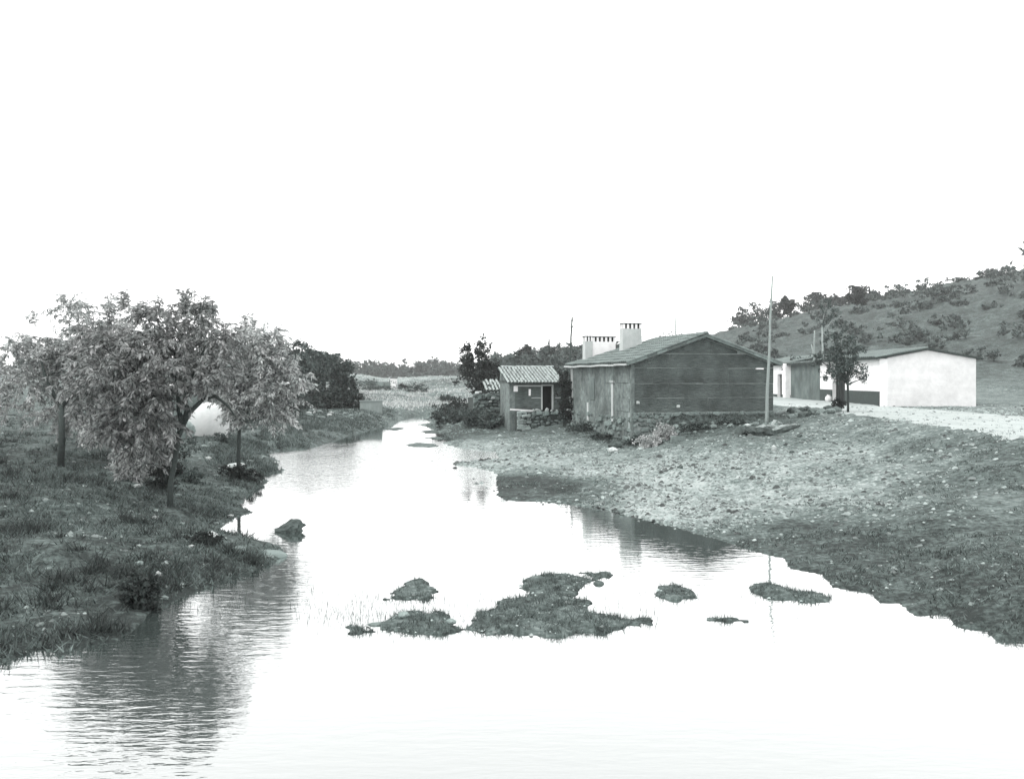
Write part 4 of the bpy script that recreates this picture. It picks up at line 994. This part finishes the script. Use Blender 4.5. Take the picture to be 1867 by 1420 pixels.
# beyond: meadow bushes
for i, (px, d, rx, rz, lab) in enumerate(((735, 128, .7, .5, 'dark bush beside the whitewashed wall pier'), (757, 112, 1.5, .7, 'low round bush in the pale meadow'), (682, 118, 2.2, .45, 'spreading thicket below the far field wall'), (665, 125, 3.0, 1.2, 'bush at the left end of the far field wall'), (812, 95, .9, .6, 'small bush at the meadow edge near the stream'))):
    bush('bush', lab, ground_pt(px, d), [(0, 0, rz * .5, rx, rx * .8, rz), (rx * .5, 0, rz * .4, rx * .6, rx * .6, rz * .7)], 900, .2, M['leafdark'] if i == 0 else M['leafmid'])

# right side, behind shed
mtree(868, 64, 0, 'dark twin-crowned tree standing behind the ruin', [(853, 655, 17, 24, 0), (880, 642, 15, 20, 0), (866, 685, 26, 22, -.5), (893, 680, 18, 24, 0), (878, 705, 26, 14, -1)], 5200, .17, M['leafdark'])
mtree(957, 150, 0, 'round-topped tree on the wooded rise behind the shed', [(957, 640, 9, 9, 0), (950, 650, 9, 8, 0), (965, 651, 8, 7, 0)], 2200, .34, M['leafoak'], th=5)
mtree(1001, 145, 0, 'thin airy tree on the wooded rise left of the thin dark pole', [(1000, 640, 11, 10, 0), (1010, 646, 8, 8, 0), (992, 650, 8, 7, 0)], 1300, .3, M['leafmid'], th=5)
for i, (px, d, rx, rz, lab) in enumerate(((832, 60, 1.0, .75, 'tall bush on the slope at the water side of the ruin'), (822, 56, 1.1, .8, 'bush hanging over the right water edge'), (846, 54, .8, .45, 'bush in front of the ruin wall'), (872, 50.5, .9, .55, 'low weeds below the ruin wall'), (895, 49.5, .6, .45, 'weeds at the foot of the shed end wall'), (905, 57, 1.1, 1.2, 'bush between ruin and twin-crowned tree'))):
    bush('bush', lab, ground_pt(px, d), [(0, 0, rz * .6, rx, rx * .8, rz * .8), (-rx * .4, -.2, rz * .3, rx * .7, rx * .6, rz * .5)], 1700, .12, M['leafdark'] if i in (0, 5) else M['leafmid'])
cb = ground_pt(1030, 47.2)
bush('creeper', 'dark climbing shrub filling the gap between shed and farmhouse', (cb[0], cb[1], cb[2]), [(0, 0, 2.3, .38, .3, .55), (-.05, -.1, 1.6, .36, .3, .6), (.15, -.2, .9, .42, .3, .5)], 2600, .11, M['leafdark'])
# weeds below the gable
for i, (px, d, rx, rz, lab) in enumerate(((1186, 36.3, .5, .28, 'pale feathery weed at the left foot of the gable'), (1210, 36.6, .45, .3, 'pale tall weed against the gable rubble'), (1270, 37.0, .6, .14, 'dark weeds in the rubble below the gable middle'), (1330, 37.2, .6, .14, 'dark weeds in the rubble right of the gable middle'), (1160, 37.2, .4, .15, 'low weeds round the near corner of the farmhouse'), (1095, 39.5, .4, .15, 'low weeds along the river wall of the farmhouse'), (1065, 43.5, .6, .25, 'weeds at the far foot of the river wall'))):
    bush('weed_clump', lab, ground_pt(px, d), [(0, 0, rz * .6, rx, .3, rz)], 1800 if i < 2 else 900, .08, M['weedpale'] if i < 2 else M['leafmid'], cat='weeds')
bush('bush', 'small dark round bush at the road edge left of the roadside tree', ground_pt(1528, 39.5), [(0, 0, .25, .26, .26, .3)], 1100, .07, M['leafdark'])

# roadside tree and pale bare tree
rt = ground_pt(1546, 38.5); k = 38.5 / FPX
tree('roadside_tree', 'slender young tree in front of the white house', rt,
     [((bx - 1546) * k, dy, PZ(by, 38.5) - rt[2], rx * k, rx * k, rz * k) for bx, by, rx, rz, dy in ((1530, 668, 26, 20, 0), (1558, 675, 24, 20, .2), (1500, 660, 16, 14, .1), (1565, 640, 16, 14, .2), (1520, 615, 14, 12, 0), (1512, 682, 16, 14, -.2), (1545, 645, 22, 16, .1), (1575, 690, 9, 8, 0), (1548, 618, 16, 14, .2), (1522, 645, 14, 12, .2))],
     4600, .095, [(0, 0, -.2, .055), (.01, 0, .7, .05), (-.02, 0, 1.5, .045)], M['leafmid'], M['bark'], wr=.5)
pt = (PX(1500, 57), 57, 1.6); k = 57 / FPX
t = tree('pale_tree', 'tall thin tree with bare pale trunk before the hillside', pt,
     [((bx - 1500) * k, dy, PZ(by, 57) - pt[2], rx * k, rx * k, rz * k) for bx, by, rx, rz, dy in ((1505, 562, 15, 18, 0), (1520, 580, 16, 16, 0), (1498, 585, 10, 14, 0), (1530, 600, 12, 12, 0), (1510, 620, 14, 10, .3))],
     1100, .13, [(0, 0, -.2, .1), (.02, 0, 2.0, .085), (0, 0, 3.2, .07), (-.05, 0, PZ(585, 57) - pt[2], .045)], M['leafmid'], M['barkpale'], wr=.45)
bush('bush', 'leafy bush growing over the grey house wall', (PX(1492, 59), 59, 3.4), [(0, 0, .4, .8, .7, .55), (.7, 0, .7, .6, .6, .5)], 1300, .15, M['leafmid'])
bush('bush', 'dark bush above the broken wall left of the leaning stake', (PX(1462, 63), 63, 3.4), [(0, 0, .6, 1.3, 1.0, .5)], 1200, .16, M['leafmid'])

# ------------------------------------------------------------------ hillside: cork oaks, scrub, far woods
oaks = ((1372, 222, 28, 17, 596, 'wide cork oak at the left end of the hill crest'), (1352, 226, 12, 9, 603, 'small cork oak left of the wide one on the crest'), (1422, 226, 19, 17, 576, 'cork oak on the crest just right of the leaning pole'),
        (1474, 224, 22, 16, 568, 'dark round cork oak midway along the crest'), (1496, 215, 14, 12, 585, 'lower cork oak just below the middle of the crest'), (1531, 230, 15, 8, 550, 'small flat cork oak in the crest gap'), (1553, 236, 9, 6, 543, 'tiny cork oak left of the frame-edge oak'), (1580, 232, 19, 13, 541, 'cork oak at the top of the hill on the right'),
        (1640, 230, 20, 14, 545, 'cork oak on the hilltop right of the highest one'), (1720, 232, 17, 12, 556, 'cork oak on the falling right shoulder of the hill'), (1440, 190, 12, 10, 612, 'small oak on the slope below the crest oaks'), (1570, 170, 16, 12, 590, 'dark oak on the hillside above the white house roof'))
for i, (px, d, rx, rz, py, lab) in enumerate(oaks):
    base = ground_pt(px, d); k = d / FPX; zc_ = PZ(py, d) - base[2]
    zc_ = max(zc_, 2.6); rx *= 1.45; rz *= 1.5
    blobs = [(RNG.uniform(-.5, .5) * rx * k, RNG.uniform(-.5, .5) * rx * k, zc_ + RNG.uniform(-.35, .45) * rz * k, rx * k * RNG.uniform(.45, .62), rx * k * .55, rz * k * RNG.uniform(.5, .7)) for _ in range(6)]
    tree('cork_oak', lab, base, blobs, 1500, .5, [(0, 0, -.5, .34), (.2, 0, zc_ * .4, .28), (0, .1, zc_ * .72, .22)], M['leafoak'], M['bark'], group='cork oaks on the hill')
def wood(name, label, items, ls, n_each, m):
    Vs = []; Fs = []; o = 0
    for (x, y, z, rx, rz) in items:
        V, F = blob_leaves([(x, y, z + rz * .75, rx, rx, rz), (x + rx * .4, y, z + rz * .45, rx * .8, rx * .8, rz * .6)], n_each, ls, hollow=.6)
        Vs.append(V); Fs.append(F + o); o += len(V)
    return tag(arr_obj(name, np.concatenate(Vs), np.concatenate(Fs), m), label, 'woodland', kind='stuff')
items = []
for i in range(330):
    px = -500 + i * 4.6 + RNG.uniform(-4, 4) if i < 310 else RNG.uniform(620, 840)
    d = RNG.uniform(330, 400); x = PX(px, d); z = gz(x, d)
    items.append((x, d, z, RNG.uniform(3.0, 5.0), RNG.uniform(2.4, 3.4) * (1 if px < 700 else 1.2)))
wood('far_woodland', 'far belt of woodland along the horizon beyond the meadow', items, 1.1, 230, M['leaffar'])
items = []
for i in range(150):
    px = RNG.uniform(890, 1130); d = RNG.uniform(125, 215); x = PX(px, d); items.append((x, d, gz(x, d), RNG.uniform(2.0, 3.4), RNG.uniform(1.2, 1.8)))
wood('hillside_woodland', 'wooded rise behind the shed and farmhouse', items, .7, 150, M['leaffar'])
items = []
for i in range(150):
    px = RNG.uniform(1330, 2000); d = RNG.uniform(95, 215); r = RNG.uniform(.7, 2.2); x = PX(px, d); items.append((x, d, gz(x, d), r, r * .6))
wood('hillside_scrub', 'low scrub covering the hillside below the cork oaks', items, .4, 260, M['leafmid'])
items = []
for i in range(60):
    px = RNG.uniform(1850, 3600); d = RNG.uniform(150, 330); x = PX(px, d); items.append((x, d, gz(x, d), RNG.uniform(2, 3.5), RNG.uniform(2, 3.5)))
wood('side_woodland', 'woodland on the slopes right of the hill', items, 1.0, 90, M['leaffar'])

# ------------------------------------------------------------------ uncountable: gravel, turf, reeds
def scatter(n, pxr, dr, keep):
    px = NP.uniform(pxr[0], pxr[1], n); d = np.exp(NP.uniform(math.log(dr[0]), math.log(dr[1]), n))
    x = PX(px, d); z, pale, sd = height(x, d); k = keep(px, d, x, z, pale, sd); return x[k], d[k], z[k], pale[k], sd[k]
OCT = np.array([(1, 0, 0), (0, 1, 0), (-1, 0, 0), (0, -1, 0), (0, 0, 1), (.6, .6, .55), (-.6, .5, .6)], float)
def gravel(name, label, x, y, z, size, m):
    n = len(x); base = np.array([(1, 0, 0), (.3, .95, .1), (-.8, .55, 0), (-.75, -.6, .1), (.35, -.9, 0), (.25, .2, .8), (-.3, -.15, .75)])
    fc = np.array([(0, 1, 5), (1, 2, 5), (2, 6, 5), (2, 3, 6), (3, 4, 6), (4, 5, 6), (4, 0, 5)])
    a = NP.uniform(0, 6.28, n); J = 1 + NP.normal(size=(n, 7, 3)) * .18
    V = base[None] * J * size[:, None, None] * np.array([1, 1, .75]); c, s = np.cos(a)[:, None], np.sin(a)[:, None]
    V = np.stack([V[..., 0] * c - V[..., 1] * s, V[..., 0] * s + V[..., 1] * c, V[..., 2]], -1) + np.stack([x, y, z - size * .12], -1)[:, None, :]
    F = (np.arange(n) * 7)[:, None, None] + fc[None]
    return tag(arr_obj(name, V.reshape(-1, 3), F.reshape(-1, 3), m), label, 'gravel', kind='stuff')
x, y, z, p, s = scatter(105000, (790, 2050), (9.5, 50), lambda px, d, x, z, p, s: (s > .02) & (z > .012) & (NP.random(len(px)) < np.clip((p - .25) * 1.25, .03, 1) * (0.35 + 0.65 * (fbm(x * .5, d * .5, 3, 77) > -.15))) & ~((px > 1160) & (d > 37.6) & (px < 1420)))
print('gravel', len(x))
gravel('gravel', 'loose pale gravel spread over the right bank', x, y, z, NP.lognormal(-3.3, .5, len(x)) * np.clip(y / 24, .5, 1), M['gravel'])
x, y, z, p, s = scatter(14000, (-160, 720), (8, 62), lambda px, d, x, z, p, s: (s > .02) & (z > .012) & (NP.random(len(px)) < .55 * sst(-.1, .35, fbm(x * .7, d * .7, 3, 123))))
gravel('bank_gravel', 'scattered small stones in the turf of the left bank', x, y, z, NP.lognormal(-3.7, .5, len(x)), M['gravel'])
x, y, z, p, s = scatter(16000, (660, 900), (48, 95), lambda px, d, x, z, p, s: (s > -.3) & (z > -.02) & (s < 5) & (NP.random(len(px)) < .5))
gravel('channel_stones', 'stones strewn along the narrowing far channel', x, y, z, NP.lognormal(-3.0, .5, len(x)), M['rubble'])
# pebbles breaking the surface
x, y, z, p, s = scatter(9000, (720, 1420), (18, 75), lambda px, d, x, z, p, s: (s < 0) & (s > -np.clip(d / 25, .5, 2.6)) & (px > 700) & (NP.random(len(px)) < .12 * np.exp(s * 1.3)))
gravel('stream_pebbles', 'pebbles breaking the water along the right shore', x, y, z * 0 - .01, NP.lognormal(-3.0, .4, len(x)), M['gravel'])

def blades(name, label, x, y, z, h, w, m, lean=.35, cat='grass'):
    n = len(x); a = NP.uniform(0, 6.28, n); L_ = NP.normal(size=(n, 2)) * lean
    b0 = np.stack([x - np.cos(a) * w, y - np.sin(a) * w, z - .01], -1); b1 = np.stack([x + np.cos(a) * w, y + np.sin(a) * w, z - .01], -1)
    tp = np.stack([x + L_[:, 0] * h, y + L_[:, 1] * h, z + h], -1)
    V = np.stack([b0, b1, tp], 1).reshape(-1, 3); F = np.arange(3 * n).reshape(-1, 3)
    return tag(arr_obj(name, V, F, m), label, cat, kind='stuff')
def tufted(n, k, pxr, dr, keep, spread):
    x, y, z, p, s = scatter(n, pxr, dr, keep)
    x = np.repeat(x, k) + NP.normal(size=len(x) * k) * spread; y = np.repeat(y, k) + NP.normal(size=len(y) * k) * spread
    z2, p2, s2 = height(x, y); ok = z2 > .005
    return x[ok], y[ok], z2[ok]
x, y, z = tufted(9000, 14, (-160, 720), (8, 60), lambda px, d, x, z, p, s: (s > -.02) & (z > .0) & (fbm(x * .6, d * .6, 3, 5) + NP.normal(size=len(x)) * .2 > -.12), .09)
blades('turf', 'short rough grass covering the left bank', x, y, z, NP.uniform(.03, .12, len(x)), NP.uniform(.008, .018, len(x)), M['grass'], .8)
x, y, z = tufted(9000, 10, (380, 720), (28, 75), lambda px, d, x, z, p, s: (s > .05) & (z > .0) & (fbm(x * .5, d * .5, 3, 8) + NP.normal(size=len(x)) * .2 > -.05), .12)
blades('bank_turf', 'rough tufted grass on the far left bank', x, y, z, NP.uniform(.06, .2, len(x)), NP.uniform(.015, .03, len(x)), M['grass'], .7)
x, y, z = tufted(7000, 12, (900, 2100), (9, 42), lambda px, d, x, z, p, s: (z > .0) & (s > -.05) & (NP.random(len(x)) > p * 1.25) & (fbm(x * .8, d * .8, 3, 6) + NP.normal(size=len(x)) * .2 > -.1), .08)
blades('bank_grass', 'short dark grass in patches over the right bank', x, y, z, NP.uniform(.02, .08, len(x)), NP.uniform(.008, .016, len(x)), M['grass'], .8)
x, y, z = tufted(2600, 12, (560, 1560), (10.8, 15.5), lambda px, d, x, z, p, s: (z > .01) & (s < -.3), .05)
blades('islet_grass', 'short grass on the small islets and the spit', x, y, z, NP.uniform(.015, .09, len(x)), NP.uniform(.003, .007, len(x)), M['grass'], .6)
# thin reeds standing in the near shallows
n = 2600
cx = NP.choice([600, 690, 740, 800, 700, 640, 660, 770, 1180, 1110, 960, 300, 420, 1230, 1390, 860, 560, 650], n) + NP.normal(size=n) * 26
cy = np.select([np.isin(np.arange(n) % 5, [0, 1])], [1125 + NP.normal(size=n) * 12], 1105 + NP.normal(size=n) * 20)
cy = np.where((cx > 250) & (cx < 480), 1100 + NP.normal(size=n) * 14, cy); cy = np.where((cx > 1200) & (cx < 1450), 1082 + NP.normal(size=n) * 12, cy)
d = FPX * CAMH / (cy - YH); x = PX(cx, d); z = np.maximum(height(x, d)[0], 0)
blades('reeds', 'thin reed blades standing in the near shallows', x, d, z - .02, NP.uniform(.02, .11, n), NP.uniform(.002, .005, n), M['leafmid'], .25, 'reeds')
x, y, z = tufted(9000, 6, (500, 900), (75, 330), lambda px, d, x, z, p, s: (s > .5) & (NP.random(len(x)) < .5), .4)
blades('meadow_grass', 'dry pale grass of the far meadow', x, y, z, NP.uniform(.15, .35, len(x)), NP.uniform(.03, .06, len(x)), M['weedpale'], .5)

# small stones on the islets and the spit
x, y, z, p, s = scatter(26000, (580, 1560), (10.6, 16), lambda px, d, x, z, p, s: (z > .01) & (s < -.3) & (NP.random(len(px)) < .05))
gravel('islet_gravel', 'small stones in the mud of the islets and the spit', x, y, z, NP.lognormal(-4.2, .45, len(x)), M['gravel'])
# rough weeds over the debris heap below the gable and along the walls
def near_gable(px, d, x, z, p, s):
    ls = (x - 5.03) * .9781 + (d - 38) * .2079; lt = -(x - 5.03) * .2079 + (d - 38) * .9781
    return (((ls > -.6) & (ls < 7.2) & (lt > -2.0 * NP.random(len(px))) & (lt < -.05)) | ((ls > -1.2) & (ls < -.05) & (lt > 0) & (lt < 9))) & (NP.random(len(px)) < .6)
x, y, z = tufted(6000, 7, (1030, 1440), (34, 48), near_gable, .07)
blades('heap_weeds', 'rough weeds growing over the debris along the farmhouse walls', x, y, z, NP.uniform(.03, .13, len(x)), NP.uniform(.008, .02, len(x)), M['grass'], .9)
# ------------------------------------------------------------------ air
hz = MB(); hz.box(-2650, 2650, -60, 1640, -1.6, 34)
hm = bpy.data.materials.new('haze'); hm.use_nodes = True; hn = hm.node_tree; hn.nodes.clear()
ho = hn.nodes.new('ShaderNodeOutputMaterial'); hv = hn.nodes.new('ShaderNodeVolumePrincipled')
hv.inputs['Color'].default_value = (.93, .95, .94, 1); hv.inputs['Density'].default_value = 0.00045
hn.links.new(hv.outputs[0], ho.inputs['Volume'])
tag(hz.build('haze', hm), kind='stuff')

x, y, z, p, s = scatter(900, (-100, 700), (10, 45), lambda px, d, x, z, p, s: (s > .03) & (z > .01) & (fbm(x * .8, d * .8, 3, 66) > .05))
x = np.repeat(x, 34) + NP.normal(size=len(x) * 34) * .07; y = np.repeat(y, 34) + NP.normal(size=len(y) * 34) * .07
z = height(x, y)[0]; k = z > .005
blades('rough_tufts', 'dark rough weed tufts breaking the turf of the left bank', x[k], y[k], z[k], NP.uniform(.06, .26, k.sum()), NP.uniform(.006, .014, k.sum()), M['leafdark'], .7, 'weeds')
